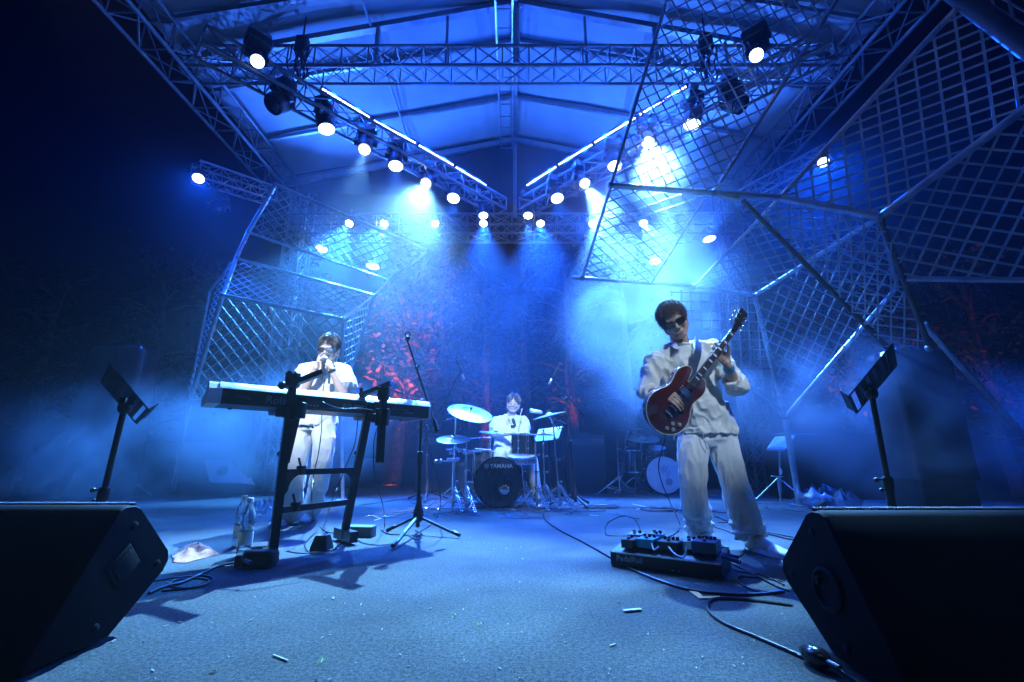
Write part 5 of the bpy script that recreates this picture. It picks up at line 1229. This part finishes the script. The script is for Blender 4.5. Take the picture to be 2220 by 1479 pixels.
lgs = MB(); fc2 = P(1040, 1010, 5.95)
for i in range(3): a = R(120*i + 40); q = fc2 + V((math.cos(a), math.sin(a), 0)) * .2; lgs.tube(q + V((0, 0, .1)), V((q.x, q.y, .005)), .006)
obj('legs', lgs, chrome, t)
def camdir(p): return (V((0, 0, CAM_H)) - p).normalized()
c = P(1020, 892, 5.35); cymbal('large crash cymbal tipped towards us on the left of the drum kit', V((P(985, 1000, 5.35).x, 5.38, 0)), P(988, 905, 5.36), c, (.33, .88, -.52) if False else (.26, -.46, 1), .265)
c = P(1190, 898, 5.5); cymbal('crash cymbal tilted on the right side of the drum kit', V((P(1212, 1000, 5.5).x, 5.5, 0)), P(1199, 915, 5.5), c, (-.24, -.06, 1), .215)
c = P(983, 949, 5.15); cymbal('bright perforated effects cymbal low on the left of the drum kit', V((P(1012, 1000, 5.3).x, 5.3, 0)), P(1012, 952, 5.28), c, (.02, -.30, 1), .185)
c = P(1178, 940, 5.6); cymbal('flat ride cymbal behind the tom on the right', V((P(1180, 1000, 5.65).x, 5.62, 0)), P(1178, 962, 5.6), c, (.02, -.02, 1), .155)
c = P(1066, 936, 5.75); cymbal('hi-hat cymbals seen flat beside the drummer arm', V((P(1063, 1000, 5.8).x, 5.8, 0)), P(1063, 952, 5.76), c, (.10, -.14, 1), .155, two=True, name='hi_hat')
st = thing('hardware_stand', 'spare chrome stand with clamp between bass drum and right cymbals', 'stand', V((P(1163, 1050, 5.45).x, 5.42, 0)), 0, None); hw_stand(st, V((P(1163, 1050, 5.45).x, 5.42, 0)), P(1161, 958, 5.45), .26)
sb = thing('sample_pad', 'small pad and shelf sticking out left of the drum kit', 'pad', P(965, 1000, 5.3)); b = MB(); b.rbox(P(983, 996, 5.3), (.14, .12, .03), .01); b.rbox(P(978, 1000, 5.28), (.16, .14, .01), .01); obj('pad', b, white_pl, sb); b = MB(); b.bar(P(938, 1003, 5.25), P(996, 1004, 5.3), .03, .008); b.ball(P(946, 999, 5.25), (.028, .02, .018), 8, 6); b.ball(P(956, 999, 5.25), (.02, .02, .022), 8, 6); b.tube(P(983, 1000, 5.3), V((P(983, 1000, 5.3).x, 5.3, .01)), .01); obj('shelf', b, chrome, sb)
b = MB()
for (x0, y0, x1, y1) in ((1010, 951, 1065, 949), (1030, 973, 1066, 976), (1066, 976, 1064, 1000), (968, 975, 1010, 975)): b.tube(P(x0, y0, 5.5), P(x1, y1, 5.5), .008)
for i in range(12): r_ = random.Random(i); b.ball(P(r_.uniform(968, 1030), r_.uniform(970, 985), 5.45), r_.uniform(.012, .022), 8, 5)
one('hardware_clamps', b, chrome, 'cluster of chrome rods and clamps left of the bass drum', 'clamps')
t = thing('sheet_stand', 'music stand with open white sheets beside the drummer', 'music stand', V((P(1195, 1000, 6.0).x, 6.0, 0))); a = [P(1158, 958, 5.95), P(1210, 953, 5.95), P(1219, 925, 6.15), P(1168, 932, 6.15)]
nn = (a[1] - a[0]).cross(a[3] - a[0]).normalized() * .006; obj('sheets', MB().rings([a, [p + nn for p in a]]), mat('paper', (.8, .8, .78), .7), t, smooth=False); b = MB(); b.tube(P(1190, 950, 6.03), V((P(1192, 1000, 6.05).x, 6.05, .02)), .012)
for i in range(3): an = R(120*i+10); q = V((P(1192, 1000, 6.05).x, 6.05, 0)); b.tube(q + V((0, 0, .12)), q + V((math.cos(an)*.24, math.sin(an)*.24, .01)), .008)
obj('pole', b, black, t)
# rug
rgp = [G(905, 1104), G(1290, 1104), G(1262, 1086), G(936, 1086)]
one('drum_rug', MB().rings([[p + V((0, 0, .003)) for p in rgp], [p + V((0, 0, .009)) for p in rgp]]), mat('drum_rug', (.05, .055, .06), .9, 0, .5, 6, .3, 200), 'flat rug under the drum kit', 'rug')
# overhead and close microphones
def overhead(base, top, b0, b1, mica, micb, label):
    t = tripod_stand(base, top, label, .30, (b0, b1), group='overhead drum microphone stands')
    a, b = V(mica), V(micb); d = (b - a).normalized(); L = (b - a).length; m = MB(); m.lathe([(.012, 0), (.013, L*.68), (.010, L*.70)], a, d, 14); obj('microphone', m, black_plastic, t)
    m = MB(); m.lathe([(.0145, 0), (.0155, .005), (.0155, L*.26), (.013, L*.28)], b - d * L * .28, d, 14); obj('mic_capsule', m, mat('brushed_nickel', (.65, .66, .68), .3, .9), t)
    m = MB(); m.path(spline([a, a - d*.03 + V((-.01, 0, .01)), a + V((.03, .0, -.02)), V(b0)], 4), .004, 5); obj('mic_lead', m, cable_mat, t); return t
bl = V((P(945, 1000, 6.4).x - .1, 6.4, 0)); overhead(bl, P(925, 925, 6.4), P(996, 810, 6.2), P(918, 960, 6.45), P(989, 782, 6.15), P(1007, 823, 6.15), 'overhead microphone stand left of the drummer')
br = V((P(1240, 1080, 6.0).x, 5.72, 0)); overhead(br, P(1228, 865, 5.75), P(1198, 822, 5.6), P(1266, 901, 5.8), P(1212, 793, 5.55), P(1190, 833, 5.55), 'overhead microphone stand right of the drummer')
a, b = P(1148, 890, 5.7), P(1172, 894, 5.7); t = tripod_stand(V((P(1222, 1000, 5.9).x, 5.95, 0)), P(1222, 930, 5.9), 'low boom stand carrying a fat microphone over the right cymbal', .26, (P(1172, 894, 5.75), P(1226, 921, 5.9)), group='overhead drum microphone stands')
m = MB(); m.lathe([(.012, 0), (.024, .015), (.026, .05), (.022, .14), (.014, .16)], a, b - a, 16); obj('microphone', m, mat('brushed_nickel', (.65, .66, .68), .3, .9), t)
m = MB(); m.lathe([(.008, 0), (.012, .03), (.020, .05), (.018, .10), (.008, .11)], P(1118, 925, 5.55), P(1106, 895, 5.6) - P(1118, 925, 5.55), 12); m.rbox(P(1112, 925, 5.55), (.05, .04, .04), .01)
one('tom_microphone', m, black_plastic, 'black clip microphone on the tom rim', 'microphone')

def build_drummer():
    Y = 6.25; t = thing('person', 'seated drummer in white tee looking down with closed eyes, hands over the drums', 'person', P(1105, 1000, Y)); sk = skin_material('skin_c', (.60, .42, .33))
    hipC = P(1100, 1000, Y + .05); neckB = P(1108, 903, Y); chest = P(1104, 925, Y); sL = P(1078, 912, Y); sR = P(1134, 913, Y); eL = P(1071, 943, Y - .1); eR = P(1138, 948, Y - .1); wL = P(1103, 941, Y - .35); wR = P(1124, 941, Y - .38)
    H = Head(P(1113, 876, Y - .05), (-.05, -.96, -.05), (.10, -.05, .99), 1.04); m = MB(); H.build(m, neckB, .055); taper_chain(m, [(neckB, .06), (chest, .12), (hipC, .13)]); m.cap2(sL, .05, sR, .05)
    taper_chain(m, [(sL, .048), (eL, .040), (wL, .026)]); taper_chain(m, [(sR, .048), (eR, .040), (wR, .026)])
    kL = P(1084, 985, Y - .38); kR = P(1150, 995, Y - .38); aL = V((kL.x - .02, kL.y - .0, .12)); aR = V((P(1164, 1080, 5.75).x, 5.78, .12))
    taper_chain(m, [(hipC + V((-.08, 0, 0)), .085), (kL, .06), (aL, .04)]); taper_chain(m, [(hipC + V((.08, 0, 0)), .085), (kR, .06), (aR, .04)]); m.cap2(aL, .04, aL + V((-.02, -.16, -.09)), .03); m.cap2(aR, .04, aR + V((.02, -.16, -.09)), .03)
    hand(m, wL, (1, -.35, -.05), (0, -.2, -1), [(.8, 1.2, .8)] * 4, 1.0, .03, -1, (.3, .4, .5)); hand(m, wR, (-.4, -.9, .1), (0, .1, -1), [(.8, 1.2, .8)] * 4, 1.0, .03, 1, (.3, .4, .5))
    obj('body', remesh(m, 'body', .0055, 2), sk, t)
    e = MB()
    for g in (-1, 1):
        e.path(spline([H.p(g*.018, .0915, -.002), H.p(g*.031, .093, -.006), H.p(g*.045, .084, -.001)], 4), .0022, 5); e.path(spline([H.p(g*.015, .094, .026), H.p(g*.033, .094, .032), H.p(g*.050, .080, .026)], 4), .0034, 5)
    obj('eyelashes_and_brows', e, mat('brow_hair', (.03, .02, .018), .6), t)
    l = MB(); l.path(spline([H.p(-.020, .086, -.061), H.p(0, .0905, -.061), H.p(.020, .086, -.061)], 4), .0022, 5); obj('mouth_line', l, mat('lip_shadow', (.16, .05, .05), .5), t)
    m = MB(); m.loft([(neckB, .085, .07, (1, 0, 0)), (neckB + V((0, 0, -.035)), .15, .09, (1, 0, 0)), (chest, .215, .125, (1, 0, 0)), (chest + V((0, -.01, -.2)), .205, .14, (1, 0, 0)), (hipC + V((0, -.01, .05)), .205, .16, (1, 0, 0)), (hipC + V((0, 0, -.08)), .2, .16, (1, 0, 0))], 28)
    m.cap2(sL, .07, neckB + V((-.05, 0, -.02)), .055, 16); m.cap2(sR, .07, neckB + V((.05, 0, -.02)), .055, 16)
    for s, e2 in ((sL, eL), (sR, eR)): c = s + (e2 - s) * .88; m.loft([(s, .080, .080, (0, 1, .3)), (s + (e2 - s) * .4, .088, .088, (0, 1, .3)), (c, .088, .086, (0, 1, .3)), (c + (e2 - s).normalized() * .012, .088, .086, (0, 1, .3))], 18)
    obj('shirt', remesh(m, 'shirt', .009, 2, folds(.018, (8, 8, 4), 4.0)), tee_m, t)
    m = MB(); m.ball(hipC + V((0, 0, -.02)), (.19, .17, .12)); taper_chain(m, [(hipC + V((-.08, 0, 0)), .105), (kL, .085), (aL + V((0, 0, .02)), .075)]); taper_chain(m, [(hipC + V((.08, 0, 0)), .105), (kR, .085), (aR + V((0, 0, .02)), .075)])
    obj('trousers', remesh(m, 'trousers', .010, 2, folds(.014, (10, 10, 3), 8.0)), pants_m, t)
    nl = MB(); nl.path(spline([neckB + V((-.05, -.06, .015)), neckB + V((-.02, -.115, -.07)), neckB + V((0, -.125, -.10)), neckB + V((.02, -.115, -.07)), neckB + V((.05, -.06, .015))], 5), .0022, 5); obj('necklace', nl, chrome, t)
    def fl(q, rnd): return ((.7 if q.x > 0 else -.7) + rnd.uniform(-.1, .1), .8 if q.y > -.02 else -.3, -.75)
    hair_strands(H, t, 1500, .085, (.06, .045, .04), .2, 31, fl, .0, .0022, (.083, .101, .090), fringe=.070, hug=.14)
    sm = mat('pale_shoe', (.72, .71, .70), .6, 0, .08, 20)
    for a in (aL, aR): shoe(V((a.x, a.y + .06, 0)), V((a.x + .01, a.y - .22, 0)), '', t, sm, laces=False)
    s = MB(); s.tube(P(1120, 925, Y - .42), P(1132, 887, Y - .25), .0075, .005, n=8); s.ball(P(1132, 887, Y - .25), (.008, .008, .012), 8, 6); one('drumstick', s, mat('stick_wood', (.6, .45, .3), .5), 'drumstick held upright in the drummer\'s hand', 'drumstick')
    s = thing('drum_stool', 'round drum stool hidden under the drummer', 'stool', V((hipC.x, hipC.y, 0))); b = MB(); b.lathe([(.16, 0), (.17, .02), (.165, .07), (.15, .08)], V((hipC.x, hipC.y, hipC.z - .20)), (0, 0, 1), 24); obj('seat', b, black_plastic, s); b = MB(); q = V((hipC.x, hipC.y, 0)); b.tube(q + V((0, 0, .05)), q + V((0, 0, hipC.z - .2)), .018)
    for i in range(3): an = R(120*i + 90); b.tube(q + V((0, 0, .2)), q + V((math.cos(an)*.24, math.sin(an)*.24, .012)), .011)
    obj('legs', b, chrome, s)
build_drummer()
# second kit in the haze behind the guitarist
K2 = P(1433, 1028, 7.6); K2.z = .29
t = drum('bass_drum', 'second bass drum with pale front head in the haze behind the guitarist', K2, (-.05, -1, .03), .285, .40, drum_blk, n=40, lugs=10)
q = K2 + V((-.05, -1, .03)).normalized() * .207; pr = MB(); pr.lathe([(.055, 0), (.055, .003), (.001, .003)], q + V((.06, 0, -.10)), (-.05, -1, .03), 24); obj('port_disc', pr, mat('port_blue', (.25, .3, .38), .5), t)
pr = MB()
for i, (dx, dz, rr) in enumerate(((-.05, .12, .035), (.0, .15, .03), (.055, .13, .035), (.09, .07, .028))): pr.bar(q + V((dx, 0, dz)), q + V((dx * .4, 0, dz - .10)), .03, .002, (0, -1, 0))
obj('head_smudges', pr, mat('smudge_print', (.5, .53, .58), .6), t)
c = P(1393, 948, 7.6); cymbal('wide cymbal of the second kit catching haze light', V((P(1372, 1000, 7.6).x, 7.6, 0)), P(1390, 965, 7.6), c, (0, -.32, 1), .27, grp='cymbals of the second drum kit')
c = P(1362, 928, 7.8); cymbal('thin flat cymbal at the far left of the second kit', V((P(1338, 1000, 7.8).x, 7.8, 0)), P(1358, 945, 7.8), c, (0, -.05, 1), .24, grp='cymbals of the second drum kit')
drum('tom_drum', 'small tom of the second kit', P(1424, 983, 7.6), (0, -.3, 1), .15, .18, drum_blk, group='drums of the second kit', n=22)
drum('floor_tom', 'floor tom of the second kit next to its bass drum', P(1375, 1000, 7.75), (0, 0, 1), .19, .34, drum_blk, group='drums of the second kit', n=22)
st = thing('hardware_stand', 'folded tripod stand legs left of the second kit', 'stand', G(1335, 1068)); hw_stand(st, V((P(1340, 1060, 7.4).x, 7.3, 0)), P(1337, 950, 7.3), .36, m=chrome)
# ------------------------------------------------------------------ equipment in the haze at the back and sides
case_m = mat('case_black', (.008, .009, .011), .5, 0, .3, 8, .2, 80)
def amp(c, sz, label, name='guitar_amplifier', rot=0):
    t = thing(name, label, 'amplifier', c, 0, 'amplifiers along the back'); M = Matrix.Rotation(R(rot), 3, 'Z'); c = V(c)
    obj('cabinet', MB().rbox(c + V((0, 0, sz[2]/2)), sz, .03, M), case_m, t); g = MB(); g.box(c + M @ V((0, -sz[1]/2 - .004, sz[2]*.42)), (sz[0]*.88, .008, sz[2]*.72), M); obj('speaker_cloth', g, mat('grille_cloth', (.014, .016, .02), .8, 0, .3, 60, .4, 300), t)
    p = MB(); p.box(c + M @ V((0, -sz[1]/2 - .006, sz[2]*.88)), (sz[0]*.88, .010, sz[2]*.12), M)
    for k in range(6): p.lathe([(.013, 0), (.012, .014)], c + M @ V((-sz[0]*.3 + k*sz[0]*.12, -sz[1]/2 - .011, sz[2]*.88)), M @ V((0, -1, 0)), 10)
    obj('control_panel', p, mat('panel_grey', (.05, .055, .06), .5), t); h = MB(); h.path(spline([c + M @ V((-.08, 0, sz[2])), c + M @ V((-.06, 0, sz[2] + .035)), c + M @ V((.06, 0, sz[2] + .035)), c + M @ V((.08, 0, sz[2]))], 4), .01, 6); obj('handle', h, black_plastic, t); return t
amp(V((P(942, 1000, 8.0).x, 8.2, 0)), (.66, .35, .95), 'bass amplifier stack standing left behind the drum kit')
amp(V((P(1275, 1000, 7.6).x, 7.8, 0)), (.62, .32, .92), 'guitar amplifier right behind the drummer')
amp(V((P(1010, 1000, 8.2).x, 8.6, 0)), (.5, .3, .5), 'low amplifier in the dark gap behind the bass drum')
# pale tilted box with a round port
t = thing('cajon_drum', 'pale lavender box drum with a round hole tilted on the floor at left', 'box drum', G(478, 1062)); Yb = 7.3
a = [P(455, 1045, Yb), P(530, 1047, Yb), P(500, 996, Yb + .1), P(442, 998, Yb + .1)]; nn = V((0, .32, -.05)); a[0].z = max(a[0].z, .02)
obj('box_body', MB().rings([a, [p + nn for p in a]]), mat('lavender_wood', (.80, .74, .86), .5, 0, .08, 6), t, smooth=False)
n2 = (a[1] - a[0]).cross(a[3] - a[0]).normalized(); n2 = n2 if n2.y < 0 else -n2; cc = (a[0] + a[1] + a[2] + a[3]) / 4 + n2 * .002
obj('sound_hole', MB().lathe([(.085, 0), (.085, .003), (.001, .003)], cc, n2, 28), mat('hole_dark', (.02, .03, .05), .8), t)
s = MB(); s.lathe([(.083, .003), (.083, .006), (.079, .006)], cc, n2, 28, cap=False); obj('hole_rim', s, white_pl, t)
m = MB()
for i in range(6): m.bar(a[3] + (a[2] - a[3]) * (.55 + i*.06) - V((0, .004, .03)), a[3] + (a[2] - a[3]) * (.58 + i*.06) - V((0, .004, .05)), .014, .003, (0, -1, 0))
obj('stickers', m, mat('sticker_blue', (.2, .22, .4), .5), t)
# covered speaker stacks either side
def covered(x0, x1, y, ztop, label, seed):
    c = V(((x0 + x1) / 2, y, 0)); t = thing('covered_speaker', label, 'speaker', c, 0, 'plastic wrapped speaker stacks beside the stage'); w = x1 - x0
    obj('cabinet', MB().rbox(c + V((0, .22, ztop/2)), (w - .08, .40, ztop - .05), .03), mat('speaker_black', (.012, .014, .02), .5, 0, .3, 6, .2, 60), t)
    m = MB(); K = 30; rg = []
    for j, (z, s) in enumerate(((.35, 1.04), (.7, 1.02), (1.0, 1.03), (ztop - .12, 1.02), (ztop, .97), (ztop + .04, .6), (ztop + .03, .02))):
        ring = []
        for i in range(K):
            a = 2*math.pi*i/K; ca, sa = math.cos(a), math.sin(a); e = .35; x = math.copysign(abs(ca)**e, ca) * w/2 * s; yy = math.copysign(abs(sa)**e, sa) * .24 * s; nz = noise.noise(V((x*3, yy*3, z*2 + seed))) * .035
            ring.append(c + V((x + ca*nz, .22 + yy + sa*nz, z + nz * .6)))
        rg.append(ring)
    m.rings(rg, cap=False); pl = mat('wrapping_film', (.02, .03, .05), .2, 0, .1, 8, .5, 14); obj('plastic_cover', m, pl, t, angle=180); return t
covered(P(200, 755, 6.6).x, P(322, 755, 6.6).x, 6.5, P(250, 752, 6.6).z, 'plastic wrapped speaker stack beyond the left music stand', 1)
covered(P(1915, 765, 4.9).x, P(2045, 765, 4.9).x, 4.8, P(1990, 757, 4.9).z - .03, 'plastic wrapped speaker stack below the feet of the right lattice', 5)
# rear pad on a stand, far right
t = thing('sampler_on_stand', 'sampler with a grid of pads tilted on a thin stand under the lattice foot', 'sampler', V((P(1690, 1000, 6.4).x, 6.4, 0))); Ys = 6.3
a = [P(1663, 972, Ys), P(1702, 974, Ys), P(1724, 944, Ys + .15), P(1680, 947, Ys + .15)]; n3 = (a[1]-a[0]).cross(a[3]-a[0]).normalized(); n3 = n3 if n3.y < 0 else -n3
obj('case', MB().rings([[p - n3 * .04 for p in a], a]), mat('pale_grey_case', (.5, .5, .52), .45), t, smooth=False); m = MB()
for i in range(4):
    for j in range(4):
        u, v = .16 + i * .2, .14 + j * .22; p = a[0] + (a[1] - a[0]) * u + (a[3] - a[0]) * v; m.box(p + n3 * .004, (.03, .006, .022), Matrix((((a[1]-a[0]).normalized()), n3, (a[3]-a[0]).normalized())).transposed())
obj('pads', m, mat('pad_grey', (.3, .3, .34), .6), t); b = MB(); q = V((P(1684, 1000, 6.4).x, 6.42, 0)); b.tube(P(1690, 975, 6.38), q + V((0, 0, .1)), .014)
for i in range(3): an = R(120*i + 60); b.tube(q + V((0, 0, .3)), q + V((math.cos(an)*.35, math.sin(an)*.35, .01)), .008)
b.tube(P(1712, 972, 6.5), G(1724, 1060, .0), .010); obj('stand_legs', b, alu, t)
m = MB(); m.bar(P(1673, 1032, 6.2), P(1696, 1034, 6.2), .05, .012); m.ball(P(1693, 1022, 6.2), (.018, .018, .04), 8, 6); m.tube(P(1685, 1034, 6.2), V((P(1685, 1034, 6.2).x, 6.2, 0)), .008); one('stand_tray', m, white_pl, 'little tray with a candle-like tube under the sampler', 'tray')
# gig bag with cloth, right
one('gig_bag', blob_cloth([G(1715, 1082), G(1760, 1072), G(1830, 1070), G(1872, 1080), G(1868, 1098), G(1800, 1104), G(1730, 1098)], .20, 'g', 4), mat('bag_nylon', (.02, .022, .028), .5, 0, .3, 20, .5, 60), 'dark gig bag slumped on the floor right of the guitarist', 'bag')
o = P(1760, 1062, 5.6); cl = blob_cloth([V((o.x - .20, o.y - .03, 0)), V((o.x - .05, o.y - .09, 0)), V((o.x + .16, o.y - .02, 0)), V((o.x + .26, o.y + .03, 0)), V((o.x + .05, o.y + .05, 0)), V((o.x - .12, o.y + .05, 0))], .13, 'h', 8)
cl.v = [(x, y, z + .10) for x, y, z in cl.v]; one('white_cloth', cl, mat('white_rag', (.7, .7, .72), .8), 'crumpled white cloth on top of the dark gig bag', 'cloth')
m = MB(); c = G(290, 1076); m.rbox(c + V((-.05, 0, .16)), (.18, .04, .012), .005); m.tube(c + V((.02, 0, .16)), c + V((.30, -.05, .02)), .008); m.tube(c + V((-.05, 0, .155)), c + V((-.08, 0, 0)), .008); one('folding_arm', m, dark_alu, 'small bent metal arm standing on the floor near the left stand', 'metal arm')
m = MB(); m.rbox(V((P(420, 990, 7.6).x, 7.7, .40)), (1.9, .5, .8), .03); t = one('flight_case', m, case_m, 'long dark flight case at the back left under the lattice', 'flight case', angle=40)
m = MB(); rnd = random.Random(4)
for k in range(16): p = V((P(420, 990, 7.6).x + rnd.uniform(-.8, .8), 7.62 + rnd.uniform(-.1, .2), .81)); m.cap2(p, .02, p + V((rnd.uniform(-.12, .12), rnd.uniform(-.05, .05), .03)), .02, 8)
tag(obj('case_clutter', m, chrome), 'small shiny bits lying on the flight case', None, None, 'stuff')
m = MB(); m.rbox(V((P(1880, 1020, 6.6).x, 6.9, .45)), (2.2, .6, .9), .03); one('flight_case', m, case_m, 'long dark flight case in the blue haze at the back right', 'flight case', angle=40)
m = MB(); bx = G(35, 1110); m.rbox(V((P(35, 1070, 4.2).x, 4.2, .07)), (.16, .12, .14), .01); one('small_box', m, white_pl, 'small pale box on the floor at the far left edge', 'box')
gl = MB(); rnd = random.Random(9)
for (x0, y0, x1, y1) in ((2142, 946, 2212, 950), (2160, 950, 2200, 953), (2172, 957, 2190, 957), (2200, 969, 2220, 971), (2150, 943, 2180, 945)): gl.bar(P(x0, y0, 8.5), P(x1, y1, 8.5), .02, .02)
one('railing_rods', gl, mat('red_lit_steel', (.6, .5, .45), .3, .6), 'bundle of thin metal rods catching red light at the far right', 'metal rods')
# ------------------------------------------------------------------ trees beyond the stage
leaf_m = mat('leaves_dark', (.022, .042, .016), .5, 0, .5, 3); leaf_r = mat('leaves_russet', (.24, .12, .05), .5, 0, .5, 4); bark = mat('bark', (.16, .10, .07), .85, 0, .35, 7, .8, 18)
def tree(x, y, h, r, label, seed, lm, n=1500, base=-1.1, crown_lo=.35, sparse=1.0, lean=0):
    rnd = random.Random(seed); t = thing('tree', label, 'tree', (x, y, base), 0, 'trees behind the stage'); tr = MB(); top = V((x + lean, y, base + h)); pts = [V((x, y, base)) + (top - V((x, y, base))) * k / 6 + V((rnd.uniform(-.1, .1), rnd.uniform(-.1, .1), 0)) * (k > 0) for k in range(7)]
    tr.path(pts, .17, 9, taper=.04); tips = []
    for k in range(15):
        u = crown_lo + (1 - crown_lo) * k / 15; p = pts[min(5, int(u * 6))].lerp(pts[min(6, int(u * 6) + 1)], u * 6 % 1); a = rnd.uniform(0, 6.28); L = r * (1.1 - .5 * u) * rnd.uniform(.6, 1.1)
        e = p + V((math.cos(a) * L, math.sin(a) * L, rnd.uniform(.1, .9))); md = p.lerp(e, .5) + V((0, 0, .15)); tr.path(spline([p, md, e], 3), .05, 6, taper=.012); tips += [md, e, p.lerp(e, .75)]
    obj('trunk', tr, bark, t); lf = MB(); vs = []; fs = []
    for k in range(n):
        c = rnd.choice(tips) + V((rnd.gauss(0, .32), rnd.gauss(0, .32), rnd.gauss(0, .26))) * sparse; d = V((rnd.gauss(0, 1), rnd.gauss(0, 1), rnd.gauss(-.4, .7))).normalized(); s = rnd.uniform(.07, .15); w = d.cross(V((rnd.gauss(0, 1), rnd.gauss(0, 1), 1))).normalized() * s * .42; o = len(vs)
        vs += [c, c + d * s * .5 + w, c + d * s * 1.3, c + d * s * .5 - w]; fs.append((o, o+1, o+2, o+3))
    lf.add(vs, fs); obj('crown', lf, lm, t, smooth=False); return t
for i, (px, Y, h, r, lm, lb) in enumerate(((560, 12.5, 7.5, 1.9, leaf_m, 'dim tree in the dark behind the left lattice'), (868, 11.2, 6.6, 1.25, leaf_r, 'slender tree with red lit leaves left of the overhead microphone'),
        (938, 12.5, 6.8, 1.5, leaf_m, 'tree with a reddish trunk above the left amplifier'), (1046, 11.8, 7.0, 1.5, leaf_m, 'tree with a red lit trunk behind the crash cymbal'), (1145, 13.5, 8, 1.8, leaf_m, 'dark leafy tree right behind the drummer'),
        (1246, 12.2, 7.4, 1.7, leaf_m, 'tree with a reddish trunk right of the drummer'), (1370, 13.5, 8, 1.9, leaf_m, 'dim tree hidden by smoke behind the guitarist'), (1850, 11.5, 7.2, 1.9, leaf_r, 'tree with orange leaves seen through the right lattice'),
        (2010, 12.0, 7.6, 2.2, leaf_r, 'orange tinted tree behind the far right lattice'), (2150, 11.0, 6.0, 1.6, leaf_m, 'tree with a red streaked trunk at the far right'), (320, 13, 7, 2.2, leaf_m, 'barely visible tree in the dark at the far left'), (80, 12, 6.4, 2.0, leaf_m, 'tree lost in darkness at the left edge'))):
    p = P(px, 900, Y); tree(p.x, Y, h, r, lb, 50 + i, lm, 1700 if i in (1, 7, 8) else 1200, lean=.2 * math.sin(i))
# red floor lamps that colour the trees
for px, Y, tg, pw, lb in ((850, 9.7, P(868, 655, 11.2), 900, 'red uplight at the foot of the red lit tree'), (1075, 9.8, P(1050, 860, 11.8), 160, 'red uplight behind the drum kit'), (1262, 9.8, P(1244, 800, 12.2), 220, 'red uplight right behind the drum kit'), (2080, 8.8, P(2130, 700, 11), 80, 'red uplight behind the right speaker stack'), (1860, 8.8, P(1880, 560, 11.5), 900, 'orange uplight behind the right lattice'), (700, 9.2, P(690, 800, 12), 160, 'red uplight behind the keyboard player')):
    f = P(px, 1000, Y); f.z = -.55; par_can(f, tg, lb, pw, (1, .16, .07) if 'orange' not in lb else (1, .28, .04), 38 if pw > 230 else 34, .09, group='coloured uplights behind the stage', up=-.35, led=False)
# ------------------------------------------------------------------ haze and stage smoke
def vol_mat(name, col, dens, g, noise_scale=None, lo=.45, hi=.7, box=None):
    m = bpy.data.materials.new(name); m.use_nodes = True; n = m.node_tree.nodes; L = m.node_tree.links
    n.remove(n['Principled BSDF']); out = n['Material Output']
    v = n.new('ShaderNodeVolumePrincipled'); v.inputs['Color'].default_value = (*col, 1); v.inputs['Density'].default_value = dens; v.inputs['Anisotropy'].default_value = g
    L.new(v.outputs[0], out.inputs['Volume'])
    if noise_scale:
        tc = n.new('ShaderNodeTexCoord'); t = n.new('ShaderNodeTexNoise'); t.inputs['Scale'].default_value = noise_scale; t.inputs['Detail'].default_value = 3; t.inputs['Distortion'].default_value = .6
        L.new(tc.outputs['Object'], t.inputs['Vector'])
        r = n.new('ShaderNodeMapRange'); r.interpolation_type = 'SMOOTHSTEP'; r.inputs['From Min'].default_value = lo; r.inputs['From Max'].default_value = hi; r.inputs['To Max'].default_value = 1
        L.new(t.outputs['Fac'], r.inputs[0])
        # fade to nothing towards the puff's rim
        vl = n.new('ShaderNodeVectorMath'); vl.operation = 'LENGTH'
        sc = n.new('ShaderNodeVectorMath'); sc.operation = 'DIVIDE'; sc.inputs[1].default_value = box
        L.new(tc.outputs['Object'], sc.inputs[0]); L.new(sc.outputs[0], vl.inputs[0])
        f = n.new('ShaderNodeMapRange'); f.interpolation_type = 'SMOOTHSTEP'; f.inputs['From Min'].default_value = 1.0; f.inputs['From Max'].default_value = .35
        L.new(vl.outputs['Value'], f.inputs[0])
        a = n.new('ShaderNodeMath'); a.operation = 'MULTIPLY'; L.new(r.outputs[0], a.inputs[0]); L.new(f.outputs[0], a.inputs[1])
        b = n.new('ShaderNodeMath'); b.operation = 'MULTIPLY'; b.inputs[1].default_value = dens; L.new(a.outputs[0], b.inputs[0]); L.new(b.outputs[0], v.inputs['Density'])
    return m
HZ = MB().box((0, 9.0, 4.0), (44, 34, 12.4))
tag(obj('haze', HZ, vol_mat('haze_air', (.9, .95, 1), .0026, .4), smooth=False), None, None, None, 'stuff')
PUFFS = [  # centre, radii, density
  (V((1.68, 4.75, 4.05)), (.85, .8, .8), .22),
  (V((1.2, 5.6, 3.85)), (.45, .5, .75), .12),
  (V((0, 7.4, 3.2)), (6.6, 3.9, 4.3), .060),
    (P(560, 930, 5.6), (2.0, 1.2, .9), 1.1),
    (P(1400, 660, 5.2), (1.2, 1.2, 1.9), .65),
    (P(1760, 860, 5.2), (1.5, 1.2, .9), .60),
    (P(2020, 940, 5.0), (2.0, 1.3, .9), .50),
    (P(250, 980, 5.0), (2.2, 1.4, .9), .55),
]
for c, r, dn in PUFFS:
    m = MB().ball((0, 0, 0), r, 16, 10); fine = r[0] > 1 and r[0] < 5
    o = obj('smoke', m, vol_mat('smoke_puff', (.9, .95, 1), dn, .45, 1.3 if fine else .55, .40 if fine else (.2 if r[0] < 1 else .25), .68 if fine else (.6 if r[0] < 1 else .8), r))
    o.location = c; tag(o, None, None, None, 'stuff')
